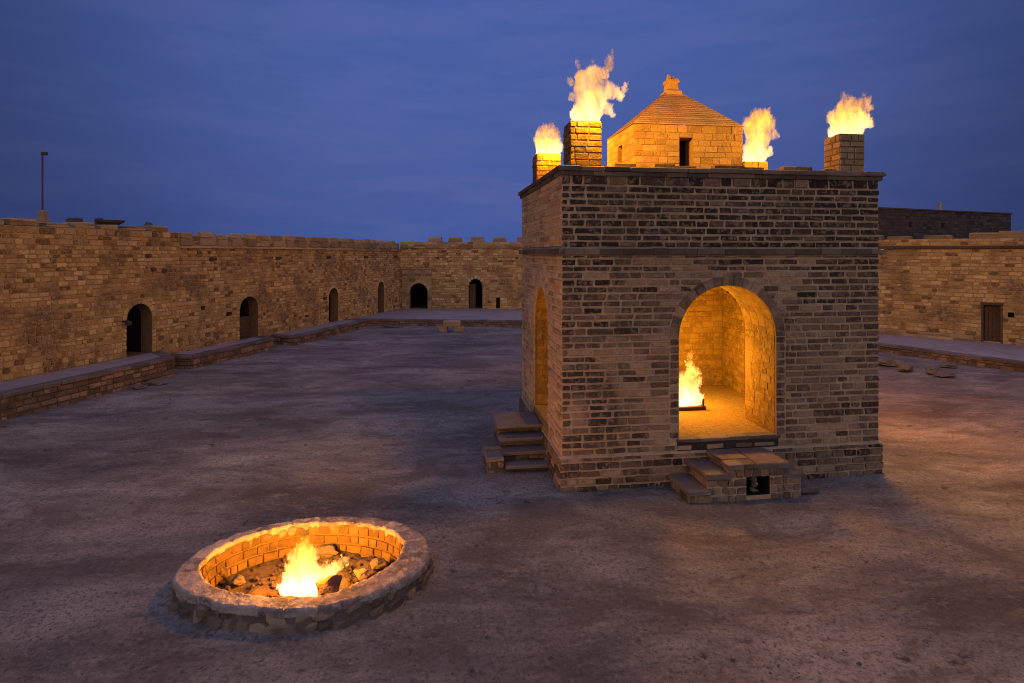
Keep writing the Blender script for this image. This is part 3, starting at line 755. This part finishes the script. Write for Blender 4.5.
masonry(mb, F3p, k, e, .3, 2.85, [opening(B(419), .59, .33, 1.35, .62, .2, .22, False)], (.17, .22), (.26, .5), .02, .03, .01, .01, 1)
mb.quad([F3(k, 0, -.1), F3(k, .22, -.1), F3(k, .22, 2.85), F3(k, 0, 2.85)], 0); mb.quad([F3(e, 0, -.1), F3(e, .22, -.1), F3(e, .22, 2.85), F3(e, 0, 2.85)], 0)
mb.box(G3, k - .05, e + .05, -.05, .32, 2.85, 2.95, 1, .6, .015, .01)
mb.build('portal', [M['lime_mortar'], M['lime_grey']], fw)
mb = MB()
backing(mb, F3, 0, l3, 4.28, 4.62, [], 0, -.06, 0, 0, False); masonry(mb, F3, 0, l3, 4.3, 4.62, [], (.14, .17), (.24, .5), .02, .03, .01, .01, 1, n0=-.06)
mb.quad([F3(0, -.06, 4.62), F3(l3, -.06, 4.62), F3(l3, -.5, 4.62), F3(0, -.5, 4.62)], 0); mb.quad([F3(0, -.5, 4.2), F3(l3, -.5, 4.2), F3(l3, -.5, 4.62), F3(0, -.5, 4.62)], 0)
mb.build('parapet', [M['lime_mortar'], M['lime_grey']], fw)
for x in (381 + 47, 448, 470.5, 493, 517, 541, 565):
    k = B(x); merlon(fw, F3, k, .86, .30, 4.62, .42, -.06)
mb = MB(); u = 0
while u < l3 - .2:
    l = random.uniform(.5, 1.0); mb.box(G3, u, u + l - .01, -.1, .10, 4.20, 4.31, 0, random.uniform(.1, .6), .012, .012); u += l
mb.build('ledge', [M['lime_grey']], fw)
for x in (438, 517): spout(fw, F3, B(x), 3.55)
# pale scalloped voussoirs round the second doorway
mb = MB()
for i in range(7):
    t = math.pi * (i + .5) / 7; cx = B(475.5) + .50 * math.cos(t); cz = 1.78 + .55 * math.sin(t)
    mb.rock(F3(cx, .06, cz), (.16, .10, .15), 0, .9, i, .1, 1)
mb.build('scalloped_arch', [M['lime']], fw, smooth=True)
leaf(fw, F3, B(472), .2, .34, 1.9, .4)

# right wall
RA, RB = (30.0, 12.6), (5.9, 37.5)
rw = thing('courtyard_wall', (17, 25.5, 0), 'right limestone courtyard wall behind the temple with a small wooden door and a low stone foot ledge', 'wall')
q = Vector(RB) - Vector(RA)
tmpF = Frame((*RA, 0), (*q, 0), (-q.y, q.x, 0)); E = lambda x: at_px(tmpF, 1, x)
mb = MB(); ud = E(992)
opr = [opening(ud, .27, .34, 1.80, 0, .0, .35), opening(E(1011), .10, 1.35, 1.55, 0, 0, .2)]
F4, l4 = wall_run(mb, RA, RB, -1, -.2, 4.18, opr, (.12, .18), (.2, .46), .03, .025, ends=(True, True), jit=.012)
mb.build('masonry', WM, rw)
G4 = lambda a, b, c: F4(a, b, c)
mb = MB(); backing(mb, F4, 0, l4, 4.18, 4.5, [], 0, -.08, 0, 0, False); masonry(mb, F4, 0, l4, 4.22, 4.5, [], (.14, .17), (.24, .5), .02, .03, .01, .01, 1, n0=-.08)
mb.quad([F4(0, -.08, 4.5), F4(l4, -.08, 4.5), F4(l4, -.6, 4.5), F4(0, -.6, 4.5)], 0); mb.quad([F4(0, -.6, 4), F4(l4, -.6, 4), F4(l4, -.6, 4.5), F4(0, -.6, 4.5)], 0)
mb.build('parapet', [M['lime_mortar'], M['lime']], rw)
for x, wd, h in ((898, .9, .14), (937, 1.0, .16), (984, 1.0, .24), (1015, 1.1, .28), (870, .9, .2)): merlon(rw, F4, E(x) - wd / 2, wd, h, 4.5, .5, -.08)
mb = MB(); u = 0
while u < l4 - .2:
    l = random.uniform(.6, 1.3); mb.box(G4, u, u + l - .01, -.1, .14, 4.08, 4.20, 0, random.uniform(.0, .3), .012, .012); u += l
mb.build('ledge', [M['cornice']], rw)
mb = MB(); Ff4 = Frame(F4(0, .32, 0), F4.u, F4.n)
for a, bb in ((0, ud - .75), (ud + .55, l4)):
    mb.box(G4, a, bb, -.02, .32, -.1, .53, 0, .5, .02); masonry(mb, Ff4, a, bb, .25, .53, [], (.13, .15), (.3, .6), .02, .03, .01, .01, 1)
mb.build('foot_ledge', [M['lime_mortar'], M['lime_grey']], rw)
leaf(rw, F4, ud, .26, .34, 1.79, .20)
mb = MB()
for a, bb, z0, z1 in ((ud - .34, ud - .27, .30, 1.80), (ud + .27, ud + .34, .30, 1.80), (ud - .36, ud + .36, 1.80, 1.90)): mb.box(G4, a, bb, -.08, .05, z0, z1, 0, .2, .01, .004)
mb.build('door_frame', [M['wood']], rw)

# dark building beyond the right wall
hb = thing('brick_building', (22, 33, 0), 'dark brick building with a flat top rising beyond the right courtyard wall', 'building')
mb = MB(); P1, P2 = Vector((15.5, 29.4, 0)), Vector((30.3, 35.6, 0)); dd = (P2 - P1).normalized(); Fh = Frame(P1, dd, (dd.y, -dd.x, 0)); lh = (P2 - P1).length
masonry(mb, Fh, 0, lh, 3.0, 6.25, [opening(6.8, .15, 5.3, 5.6, 0, 0, .3), opening(9.6, .15, 5.3, 5.6, 0, 0, .3)], (.16, .2), (.3, .5), .02, .02, .008, .006, 1)
backing(mb, Fh, 0, lh, -.2, 6.25, [opening(6.8, .15, 5.3, 5.6, 0, 0, .3), opening(9.6, .15, 5.3, 5.6, 0, 0, .3)], 0, 0, 2, 0)
mb.quad([Fh(0, 0, 6.25), Fh(lh, 0, 6.25), Fh(lh, -7, 6.25), Fh(0, -7, 6.25)], 0); mb.quad([Fh(lh, 0, -.2), Fh(lh, -7, -.2), Fh(lh, -7, 6.25), Fh(lh, 0, 6.25)], 0)
mb.quad([Fh(0, 0, -.2), Fh(0, -7, -.2), Fh(0, -7, 6.25), Fh(0, 0, 6.25)], 0); mb.quad([Fh(0, -7, -.2), Fh(lh, -7, -.2), Fh(lh, -7, 6.25), Fh(0, -7, 6.25)], 0)
mb.build('wall', [M['dark_brick'], M['dark_brick'], M['dark']], hb)
mb = MB(); mb.box(lambda a, b, c: Fh(a, b, c), -.05, lh + .05, -.3, .08, 6.25, 6.33, 0, .7, .01); mb.build('coping', [M['dark_brick']], hb)
mb = MB(); c3 = Fh(at_px(Frame(Fh(0, -1.5, 0), Fh.u, Fh.n), 1, 940), -1.5, 0)
def ringc(c, r, z, n=8): return [Vector((c.x + r * math.cos(2 * math.pi * i / n), c.y + r * math.sin(2 * math.pi * i / n), z)) for i in range(n)]
mb.loft([ringc(c3, .42, 6.2), ringc(c3, .40, 6.34), ringc(c3, .26, 6.45), ringc(c3, .1, 6.52), ringc(c3, .08, 6.85), ringc(c3, .1, 6.9), ringc(c3, .03, 6.98)], 0, .8, True, True)
mb.build('roof_vent', [M['lime_grey']], hb)

# ------------------------------------------------------------------ raised platforms
def platform(name, pts, z, label, faces, mat_top=None):
    mb = MB(); P = [Vector((*p, 0)) for p in pts]
    root = thing(name, tuple(sum(P, Vector()) / len(P)), label, 'platform', 'raised stone platforms along the courtyard walls')
    n = len(P); zc = z
    mb.quad([p + Vector((0, 0, zc)) for p in P], 0)
    top = mb.build('paving', [mat_top or M['earth_top']], root)
    mb = MB()
    for i in range(n):
        p, q = P[i], P[(i + 1) % n]; d = (q - p).normalized(); nn = Vector((d.y, -d.x, 0))
        F = Frame(p, d, nn); l = (q - p).length
        mb.quad([F(0, 0, -.2), F(l, 0, -.2), F(l, 0, z - .002), F(0, 0, z - .002)], 0)
        if i in faces:
            masonry(mb, F, 0, l, -.05, z - .09, [], (.13, .17), (.22, .5), .035, .03, .012, .014, 1)
            u = 0
            while u < l - .05:
                k = min(random.uniform(.4, .9), l - u)
                mb.box(lambda a, b, c: F(a, b, c), u, u + k - .012, -.3, .05 * random.uniform(.7, 1.3), z - .09, z + .014, 2, random.uniform(.3, .8), .014, .012); u += k
    mb.build('edge_stones', [M['cornice'], M['pit_stone'], M['slab']], root)  # darker stone on the faces: shadow along the edges put into the colour
wl_ = lambda Y: (-11.64 + .258 * (Y - 20.5), Y)
platform('stone_platform', [(-13.6, 6.4), (-11.88, 13.6), (-10.73, 18.6), wl_(19.7), LA], .61, 'long stone platform nearest the camera along the left wall', (0, 1, 2))
platform('stone_platform', [(-10.78, 19.8), (-9.75, 23.9), wl_(24.6), wl_(20.5), wl_(19.9)], .42, 'second stone platform, in front of the door with a low wooden leaf', (0, 1, 4))
platform('stone_platform', [(-9.23, 24.8), (-7.67, 30.8), wl_(31.2), wl_(25.2)], .37, 'third stone platform along the left wall, before the far corner', (0, 1, 3))
platform('stone_platform', [(-8.8, 31.7), (-7.2, 31.7), (0.5, 31.0), (7.5, 30.6), (9.2, 34.0), (5.9, 37.45), (-7.2, 37.65)], .31, 'wide stone platform across the far end of the courtyard, below the portal', (0, 1, 2, 3))
platform('stone_platform', [(22.5, 8.8), (19.2, 14.8), (16.8, 19.2), (14.6, 23.2), (12.4, 27.2), (10.5, 30.9), (12.2, 31), (29.8, 12.75)][::-1], .30, 'long stone platform at right behind the temple, in front of the small wooden door', (1, 2, 3, 4, 5, 6, 7, 0)[1:7])

# ------------------------------------------------------------------ fire pit
pit = thing('fire_pit', tuple(PC), 'round low stone fire pit with burning fire inside, on the dirt floor in the foreground', 'fire pit')
def ringp(T_, a, z, dr=0.0): r = rad(T_, a) + dr; return Vector((PC.x + r * math.cos(a), PC.y + r * math.sin(a), z))
def ring_masonry(mb, T_, z0, z1, rows, lnr, sgn, dr=0.0, flare=0.0, m=1, proud=.035):
    for k in range(rows):
        za, zb = z0 + (z1 - z0) * k / rows, z0 + (z1 - z0) * (k + 1) / rows
        a = random.uniform(0, .3); a_end = a + 2 * math.pi
        while a < a_end - .02:
            r = rad(T_, a); da = random.uniform(*lnr) / r
            if a + da > a_end - .06: da = a_end - a
            pr = proud * random.uniform(.4, 1.5); fl0, fl1 = flare * (1 - k / rows), flare * (1 - (k + 1) / rows)
            g = .006 / r; j = lambda: random.uniform(-.02, .02)
            sub = 2
            lo = lambda off, ins: [ringp(T_, a + g + ins / r, za + .012 + ins + j() * .5, dr + fl0 + sgn * off), ringp(T_, a + da - g - ins / r, za + .012 + ins + j() * .5, dr + fl0 + sgn * off),
                                   ringp(T_, a + da - g - ins / r, zb - .012 - ins + j() * .5, dr + fl1 + sgn * off), ringp(T_, a + g + ins / r, zb - .012 - ins + j() * .5, dr + fl1 + sgn * off)]
            mb.loft([lo(-.02, 0), lo(pr * .6, 0.002), lo(pr, .018)], m, None)
            a += da
mb = MB(); n = 64
A_ = [-math.pi + 2 * math.pi * i / n for i in range(n)]
def shell(mb, T_, z0, z1, dr0, dr1, m=0):
    for i in range(n):
        a, b_ = A_[i], A_[(i + 1) % n]
        mb.quad([ringp(T_, a, z0, dr0), ringp(T_, b_, z0, dr0), ringp(T_, b_, z1, dr1), ringp(T_, a, z1, dr1)], m)
shell(mb, RO, -.1, RIM - .06, .03, -.02)
for row, (zc, zr, dr) in enumerate(((.03, .085, .035), (.145, .07, .0))):
    a = random.uniform(0, .3); e_ = a + 2 * math.pi
    while a < e_ - .05:
        da = random.uniform(.13, .36) / rad(RO, a); c = ringp(RO, a + da / 2, zc + random.uniform(-.015, .015), dr - .085)
        tx = Vector((-math.sin(a + da / 2), math.cos(a + da / 2), 0)); rx = Vector((tx.y, -tx.x, 0)); i0 = len(mb.v)
        mb.rock((0, 0, 0), (1, 1, 1), 1, None, a * 7 + row * 31, .3, 2)
        L2 = da * rad(RO, a) * .62
        for q_ in range(i0, len(mb.v)):
            x_, y_, z_ = mb.v[q_]; sq = lambda t_: math.copysign(abs(t_) ** .6, t_)
            mb.v[q_] = tuple(c + tx * sq(x_) * L2 + rx * sq(y_) * .10 + Vector((0, 0, sq(z_) * zr)))
        a += da
mb.build('outer_wall', [M['cornice'], M['pit_stone']], pit)
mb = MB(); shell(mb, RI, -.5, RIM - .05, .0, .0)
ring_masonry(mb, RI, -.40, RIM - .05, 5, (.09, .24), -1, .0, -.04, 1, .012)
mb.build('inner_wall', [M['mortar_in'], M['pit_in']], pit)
mb = MB(); NA, NR = 300, 13
joints = []; a = .2
while a < 2 * math.pi: joints.append(a); a += random.uniform(.22, .5)
tones = [random.random() for _ in joints]
for i in range(NA):
    a = 2 * math.pi * i / NA
    ji = max([k for k, q_ in enumerate(joints) if q_ <= a], default=len(joints) - 1)
    jd = min(abs(a - q_) for q_ in joints) * 1.2
    for k in range(NR):
        f = (k - 2) / (NR - 5); f = min(1, max(0, f)); e = 0
        dro = .03 * mnoise.noise(Vector((a * 5, ji * 3.1, 0))) + .02 * mnoise.noise(Vector((a * 19, 2, 0)))
        dri = .028 * mnoise.noise(Vector((a * 6, ji * 2.3, 7))) + .02 * mnoise.noise(Vector((a * 21, 5, 0)))
        r0 = rad(RI, a) + dri; r1 = rad(RO, a) + dro; rr_ = r0 + (r1 - r0) * f
        p = Vector((PC.x + rr_ * math.cos(a), PC.y + rr_ * math.sin(a), 0))
        z = RIM + .010 * mnoise.noise(p * 3 + Vector((ji, 0, 0))) + .006 * mnoise.noise(p * 11) + .005 * mnoise.noise(p * 30) + (tones[ji] - .5) * .016
        if jd < .022 and 1 < k < NR - 2: z -= .022 * (1 - jd / .022)
        if k in (0, NR - 1): z = RIM - .085
        elif k in (1, NR - 2): z -= .022
        elif k in (2, NR - 3):
            p = p + (p - PC).normalized() * (.014 if k == 2 else -.014)
        mb.v.append((p.x, p.y, z))
for i in range(NA):
    a = 2 * math.pi * (i + .5) / NA; ji = max([k for k, q_ in enumerate(joints) if q_ <= a], default=len(joints) - 1)
    for k in range(NR - 1): mb.f.append((i * NR + k, ((i + 1) % NA) * NR + k, ((i + 1) % NA) * NR + k + 1, i * NR + k + 1)); mb.m.append(0); mb.t.append(tones[ji])
mb.build('rim', [M['rim']], pit, smooth=True)
mb = MB(); m_ = 22; i0 = 0
for j in range(m_ + 1):
    for i in range(n):
        a = A_[i]; f = j / m_; p = ringp(RI, a, 0, 0); p = PC.lerp(Vector((p.x, p.y, 0)), f)
        p.z = -.20 + .07 * mnoise.noise(p * 5) + .04 * mnoise.noise(p * 14) + .05 * f ** 3
        mb.v.append(tuple(p))
for j in range(m_):
    for i in range(n): mb.f.append((j * n + i, j * n + (i + 1) % n, (j + 1) * n + (i + 1) % n, (j + 1) * n + i)); mb.m.append(0); mb.t.append(.5)
mb.build('pit_floor', [M['soot']], pit)

def gp(x, y, z): return px(x, y, z)
def rockthing(x, y, z, r, mat, label, group, name='rock', cat='stone', seed=0, sub=3, smooth=False):
    c = gp(x, y, z); mb = MB(); mb.rock((c.x, c.y, z + r[2] * .7), r, 0, random.uniform(.3, .7), seed, .35, sub)
    return solo(mb, name, [mat], (c.x, c.y, z), label, cat, group, smooth)
PG = 'rocks lying in the fire pit'
rockthing(331, 595, -.14, (.19, .15, .16), M['cornice'], 'large brown rock beside the flames in the fire pit', PG, seed=1)
rockthing(362, 578, -.14, (.13, .10, .08), M['pit_stone'], 'long pale rock in the fire pit right of the flames', PG, seed=2)
rockthing(377, 570, -.14, (.12, .10, .09), M['cornice'], 'rock at the right end inside the fire pit under the inner wall', PG, seed=3)
rockthing(325, 556, -.14, (.17, .08, .09), M['cornice'], 'brown block at the back of the fire pit behind the flames', PG, seed=4)
rockthing(238, 584, -.14, (.10, .08, .07), M['cornice'], 'small rock at the left end inside the fire pit', PG, seed=6)
rockthing(222, 578, -.12, (.09, .08, .08), M['pit_in'], 'pale rock against the left inner wall of the fire pit', PG, seed=8)
mb = MB()
for i in range(300):
    a = random.uniform(0, 2 * math.pi); f = math.sqrt(random.random()) * .93; p = ringp(RI, a, 0); p = PC.lerp(Vector((p.x, p.y, 0)), f); s_ = random.uniform(.012, .045)
    mb.rock((p.x, p.y, -.17 + .05 * f ** 3 + .06 * mnoise.noise(p * 5)), (s_ * random.uniform(.8, 1.6), s_, s_ * .8), 0, random.random(), i, .3, 1)
o = solo(mb, 'rubble', [M['soot']], (PC.x, PC.y, -.15), 'small sooty rubble covering the floor of the fire pit', 'rubble'); o['kind'] = 'stuff'

# ------------------------------------------------------------------ flames
def flame(name, base, scale, blobs, mat_args, label, group, sparks=(), power=100, lz=0.45, lrad=0.14, seed=0, squash=.62, lo_=(0, 0)):
    scale *= 1.10
    """blobs: (x, z, r) in units of `scale` metres, base at 0,0"""
    rnd = random.Random(seed)
    bm = bmesh.new()
    for x, z, r in blobs:
        g = bmesh.ops.create_icosphere(bm, subdivisions=3, radius=1.0)['verts']
        dy = rnd.uniform(-.4, .4) * r
        for v in g: v.co = Vector((x + v.co.x * r, (dy + v.co.y * r * (squash if r > 14 else 1.0)), z + v.co.z * r * 1.12)) * scale
    me = bpy.data.meshes.new('tmp_flame'); bm.to_mesh(me); bm.free()
    ob = bpy.data.objects.new('tmp_flame', me); col.objects.link(ob)
    md = ob.modifiers.new('r', 'REMESH'); md.mode = 'VOXEL'; md.voxel_size = scale * 2.6
    sm = ob.modifiers.new('s', 'SMOOTH'); sm.iterations = 2
    dg = bpy.context.evaluated_depsgraph_get(); me2 = bpy.data.meshes.new_from_object(ob.evaluated_get(dg)); me2.name = name
    bpy.data.objects.remove(ob)
    H = max(v.co.z for v in me2.vertices)
    off = Vector((seed * 7.3, seed * 1.7, 0))
    nrm = [v.normal.copy() for v in me2.vertices]
    for v, nn_ in zip(me2.vertices, nrm):
        k = v.co / scale
        q = Vector((k.x, k.y, k.z * .62)) * .028 + off
        up = min(1.0, max(0.05, k.z / 25))
        t1 = mnoise.noise_vector(q); t2 = mnoise.noise_vector(q * 2.4 + Vector((9, 0, 0))); t3 = mnoise.noise(q * 5.5)
        t4 = mnoise.noise(q * 11 + Vector((0, 3, 0)))
        v.co += (t1 * 10 + t2 * 8 + nn_ * (t3 * 9.0 + t4 * 6.0 + 1.0) + Vector((0.3, 0, 1)) * max(0, t3) * 16 * up) * scale * up
        if v.co.z < 0: v.co.z *= .15
    me2.materials.clear(); me2.materials.append(flame_mat(name + '_fire', 1, mat_args, H))
    me2.polygons.foreach_set('use_smooth', [True] * len(me2.polygons))
    o = bpy.data.objects.new(name, me2); col.objects.link(o); o.location = base
    tag(o, label, 'flame', group)
    ld = bpy.data.lights.new('fire_light', 'POINT'); ld.energy = power; ld.color = FLAME_LIGHT; ld.shadow_soft_size = lrad
    lo = bpy.data.objects.new('fire_light', ld); col.objects.link(lo); lo.parent = o; lo.location = U * lo_[0] + V * lo_[1] + Vector((0, 0, H * lz))
    if seed == 6: ld.color = (1.0, 0.40, 0.025)
    return o
FG = 'flames burning on the roof chimneys'
def topc(c, ds=0, dv=0): return tuple(T((c[0] + c[1]) / 2 + ds, (c[2] + c[3]) / 2 + dv, c[4] + .0))
# blob coordinates in photo-enlargement units, x right and z up from the flame's foot
b1 = [(0,20,80),(-15,80,75),(60,90,75),(20,160,85),(90,170,75),(0,260,75),(70,270,80),(-10,330,55),(60,340,60),(130,350,45),(130,250,75),(190,235,55),(250,200,34),(275,245,24),(290,280,16),(165,110,42),(190,70,22),(180,400,30),(175,440,32),(190,480,20),(190,505,12),(-45,410,18),(-50,440,12),(-95,300,24),(55,440,12),(-80,190,30)]
flame('flame', topc(CH[0], .03), .00229, b1, 4.6, 'largest flame, on the tall front left chimney', FG, power=POWER_ROOF * .85, seed=1, lo_=(.12, -.46), lz=.38)
b2 = [(0,15,75),(10,70,75),(-20,60,60),(55,60,55),(-30,120,60),(40,130,60),(0,165,55),(-50,170,28),(70,170,28),(30,200,25)]
flame('flame', topc(CH[1]), .0029, b2, 5.5, 'small rounded flame on the back left chimney', FG, power=POWER_ROOF * .5, seed=2, lo_=(.05, -.42), lz=.4)
b3 = [(-20,15,75),(10,70,80),(-20,90,70),(20,150,85),(50,220,80),(-10,230,75),(30,300,75),(-40,280,50),(90,290,55),(60,345,40),(10,350,40),(130,210,35),(155,195,18),(105,375,16),(108,400,10),(90,80,35),(115,110,14),(-65,310,22),(40,380,16),(-85,40,18)]
flame('flame', topc(CH[3], .12), .0030, b3, 4.6, 'tall flame rising behind the roof edge right of the cupola', FG, power=POWER_ROOF * 1.3, seed=3)
b4 = [(-50,20,60),(10,20,70),(70,40,55),(-30,90,75),(50,100,80),(110,110,60),(-60,130,45),(20,180,65),(90,190,55),(150,90,35),(10,240,35),(-5,270,20),(130,200,45),(150,235,24),(170,190,20),(130,270,14),(-90,120,20),(-75,40,22),(50,240,26)]
flame('flame', topc(CH[2]), .0026, b4, 4.4, 'flame on the right front chimney, open sky behind it', FG, power=POWER_ROOF * 2.2, seed=4, lo_=(.52, .45), lz=.4, lrad=.38)
# hall fire on its burner tray
hb_c = T(2.90, 1.80, ZF)
b5 = [(0,10,60),(-60,20,55),(60,15,50),(-30,60,55),(40,70,55),(20,130,45),(45,180,36),(35,230,24),(45,270,14),(80,130,30),(85,180,16),(-70,80,35),(-75,130,20),(-40,120,28),(-90,30,35),(95,40,24),(-30,170,16)]
flame('flame', tuple(hb_c + Vector((0, 0, .09))), .0033, b5, 8.0, 'flame burning on the tray inside the temple, seen through the front arch', None, power=POWER_HALL, seed=5, lz=.95, lrad=.2, lo_=(.12, .1))
tray = thing('fire_tray', tuple(hb_c), 'low dark metal fire tray on the sandy floor inside the temple', 'tray')
mb = MB()
mb.box(TF, 2.44, 3.34, 1.68, 1.92, ZF + .002, ZF + .07, 0, .4, .008); mb.build('pan', [M['metal']], tray)
mb = MB(); mb.box(TF, 3.28, 3.31, 1.70, 1.73, ZF + .07, ZF + .22, 0, .4, .005); mb.build('post', [M['metal']], tray)
# pit fire: crop scale 3.303 px per photo px, 1 px = 0.0121 m
b6 = [(0,15,55),(-20,60,50),(30,60,50),(0,110,45),(25,140,38),(-5,150,26),(10,175,18),(60,50,34),(80,90,24),(110,85,24),(135,105,18),(150,120,12),(-50,90,18),(-55,20,30),(45,20,40),(-40,130,14),(-60,60,12)]
pf = px(300, 594, -.13)
flame('flame', tuple(pf + Vector((.03, 0, 0))), .0030, b6, 11, 'ragged flame burning in the stone fire pit in the foreground', None, power=POWER_PIT, seed=6, lz=.72, lrad=.15)

# ------------------------------------------------------------------ small things
# pole and things on the left roof
def off_px(F, n, x): G = Frame(F(0, n, 0), F.u, F.n); return F(at_px(G, 1, x), n, 0)
pc = off_px(F1, -.7, 42.5) + Vector((0, 0, Z1T))
pole = thing('lamp_pole', tuple(pc), 'thin tall pole with a small lamp head on top of the left wall', 'pole')
def tube(mb, c, r, z0, z1, nseg=8): mb.loft([ringc(c, r, z0, nseg), ringc(c, r, z1, nseg)], 0, .4, True, True)
dP = pc.y; zt = HC + (253 - 153) * dP / 586
mb = MB(); tube(mb, pc, .022, Z1T, zt); mb.build('shaft', [M['metal']], pole)
mb = MB(); mb.box(WF, pc.x - .02, pc.x + .13, pc.y - .04, pc.y + .04, zt - .06, zt + .03, 0, .4, .01); mb.build('lamp_head', [M['metal']], pole)
mb = MB(); mb.box(WF, pc.x - .14, pc.x + .12, pc.y - .12, pc.y + .12, Z1T, Z1T + .26, 0, .4, .02, .01); mb.box(WF, pc.x - .07, pc.x + .08, pc.y - .07, pc.y + .07, Z1T + .26, Z1T + .50, 0, .4, .02, .01); mb.build('base', [M['lime_grey']], pole)
def on_roof(x, h, F=F1, back=-.6): return off_px(F, back, x) + Vector((0, 0, h))
c = on_roof(75, Z1T); mb = MB(); mb.box(WF, c.x - .16, c.x + .14, c.y - .15, c.y + .15, Z1T, Z1T + .32, 0, .3, .03, .02); mb.box(WF, c.x + .1, c.x + .24, c.y - .1, c.y + .1, Z1T, Z1T + .2, 0, .3, .02, .02)
solo(mb, 'roof_box', [M['cornice']], (c.x, c.y, Z1T), 'small dark box on top of the left wall beside the lamp pole', 'box')
c = on_roof(110, Z1T); mb = MB(); mb.loft([ringc(c, .18, Z1T + .14, 10), ringc(c, .38, Z1T + .26, 10), ringc(c, .42, Z1T + .32, 10), ringc(c, .3, Z1T + .27, 10)], 0, .3, True, True); mb.box(WF, c.x - .45, c.x - .25, c.y - .1, c.y + .1, Z1T, Z1T + .38, 0, .3, .02, .03)
mb.box(WF, c.x - .08, c.x + .08, c.y - .08, c.y + .08, Z1T, Z1T + .16, 0, .3, .01, .01)
solo(mb, 'stone_basin', [M['cornice']], (c.x, c.y, Z1T), 'dark shallow basin shape on the left wall top, second from the lamp pole', 'basin')
c = on_roof(154, Z1T); mb = MB()
for i in range(9): mb.rock((c.x + random.uniform(-.4, .4), c.y + random.uniform(-.15, .15), Z1T + random.uniform(.05, .28)), (random.uniform(.1, .2), .12, random.uniform(.06, .12)), 0, .3, i, .4, 2)
o = solo(mb, 'rubble_heap', [M['cornice']], (c.x, c.y, Z1T), 'low dark rubble heap on the left wall top farthest from the lamp pole', 'rubble')

SG = 'loose stones on the courtyard floor'
def loose(x, y, r, label, mat=None, seed=0, flat=True):
    c = px(x, y, 0); mb = MB()
    if flat: mb.rock((0, 0, 0), (1, 1, 1), 0, .5, seed, .55, 3)
    else: mb.rock((0, 0, 0), (1, 1, 1), 0, .5, seed, .35, 3)
    mb.v = [(c.x + a * r[0], c.y + b * r[1], max(-.02, r[2] * .8 + d * r[2])) for a, b, d in mb.v]
    return solo(mb, 'stone', [mat or M['slab']], (c.x, c.y, 0), label, 'stone', SG)
loose(136, 384, (.34, .26, .13), 'leftmost flat stone at the foot of the nearest left platform', seed=11)
loose(141, 388, (.26, .2, .06), 'lowest flat stone in front of the nearest left platform', seed=12)
loose(155, 385, (.28, .22, .09), 'rightmost flat stone at the foot of the nearest left platform', seed=13)
loose(391, 327, (.75, .3, .12), 'wide flat stone lying before the far platform near the left corner', seed=14)
loose(397, 324.5, (.5, .3, .14), 'second flat stone right behind the wide one before the far platform', seed=15)
loose(886, 366, (.42, .3, .13), 'stone nearest the temple corner before the right platform', seed=16)
loose(906, 372, (.26, .24, .20), 'squat rounded stone before the right platform', seed=17)
loose(933, 374, (.34, .24, .13), 'pale stone touching its neighbour before the right platform', seed=18)
loose(947, 377, (.42, .24, .11), 'long pale stone lowest of those before the right platform', seed=19)
loose(951, 367.5, (.40, .2, .07), 'thin dark slab against the right platform edge', seed=20)
c = px(452, 331.5, 0)
mb = MB(); mb.box(WF, c.x - .62, c.x - .22, c.y - .2, c.y + .2, -.02, .26, 0, .5, .03, .02); mb.box(WF, c.x + .12, c.x + .62, c.y - .2, c.y + .2, -.02, .24, 0, .6, .03, .02); mb.box(WF, c.x - .42, c.x + .42, c.y - .22, c.y + .2, .24, .55, 0, .8, .04, .02)
solo(mb, 'stone_bench', [M['lime_grey']], (c.x, c.y, 0), 'stone block resting on two smaller blocks before the far platform', 'bench')
# post by the portal on the far platform
c = Vector((B(440) * 1 + F3.o.x, 36.9, 0)); mb = MB(); mb.loft([ringc(c, .22, .3, 8), ringc(c, .16, .42, 8), ringc(c, .12, .5, 8), ringc(c, .11, 1.05, 8), ringc(c, .2, 1.12, 8), ringc(c, .2, 1.3, 8)], 0, .4, True, True)
solo(mb, 'stone_post', [M['lime_grey']], (c.x, c.y, .3), 'short grey stone post beside the portal of the far wall', 'post')

# pebbles
mb = MB()
cnt = 0
rnd = random.Random(5)
while cnt < 9000:
    y = 3.6 + 22 * rnd.random() ** 2.0; x = rnd.uniform(-1, 1) * y * .9
    if mnoise.noise(Vector((x * .5, y * .5, 2))) < rnd.uniform(-.35, .45): continue
    q = Vector((x, y, 0)) - C0; s_, v_ = q.dot(U), q.dot(V)
    if -.2 < s_ < W_ + .2 and -.2 < v_ < L_ + .2: continue
    r_ = math.hypot(x - PC.x, y - PC.y)
    if r_ < rad(RO, math.atan2(y - PC.y, x - PC.x)) + .05: continue
    if x < -10 or x > 12: continue
    s = rnd.uniform(.004, .015) * (1 if rnd.random() > .03 else 2.4)
    i0 = len(mb.v); tt = rnd.random(); z = gz(x, y)
    for dx, dy, dz in ((1, 0, 0), (0, 1, 0), (-1, 0, 0), (0, -1, 0), (0, 0, .8)):
        mb.v.append((x + dx * s * rnd.uniform(.7, 1.5), y + dy * s * rnd.uniform(.7, 1.4), z + dz * s - .001))
    for a, b_ in ((0, 1), (1, 2), (2, 3), (3, 0)): mb.f.append((i0 + a, i0 + b_, i0 + 4)); mb.m.append(0); mb.t.append(tt)
    cnt += 1
o = mb.build('pebbles', [M['slab']]); tag(o, 'scattered small pebbles and grit on the dirt courtyard floor', 'pebbles', kind='stuff')
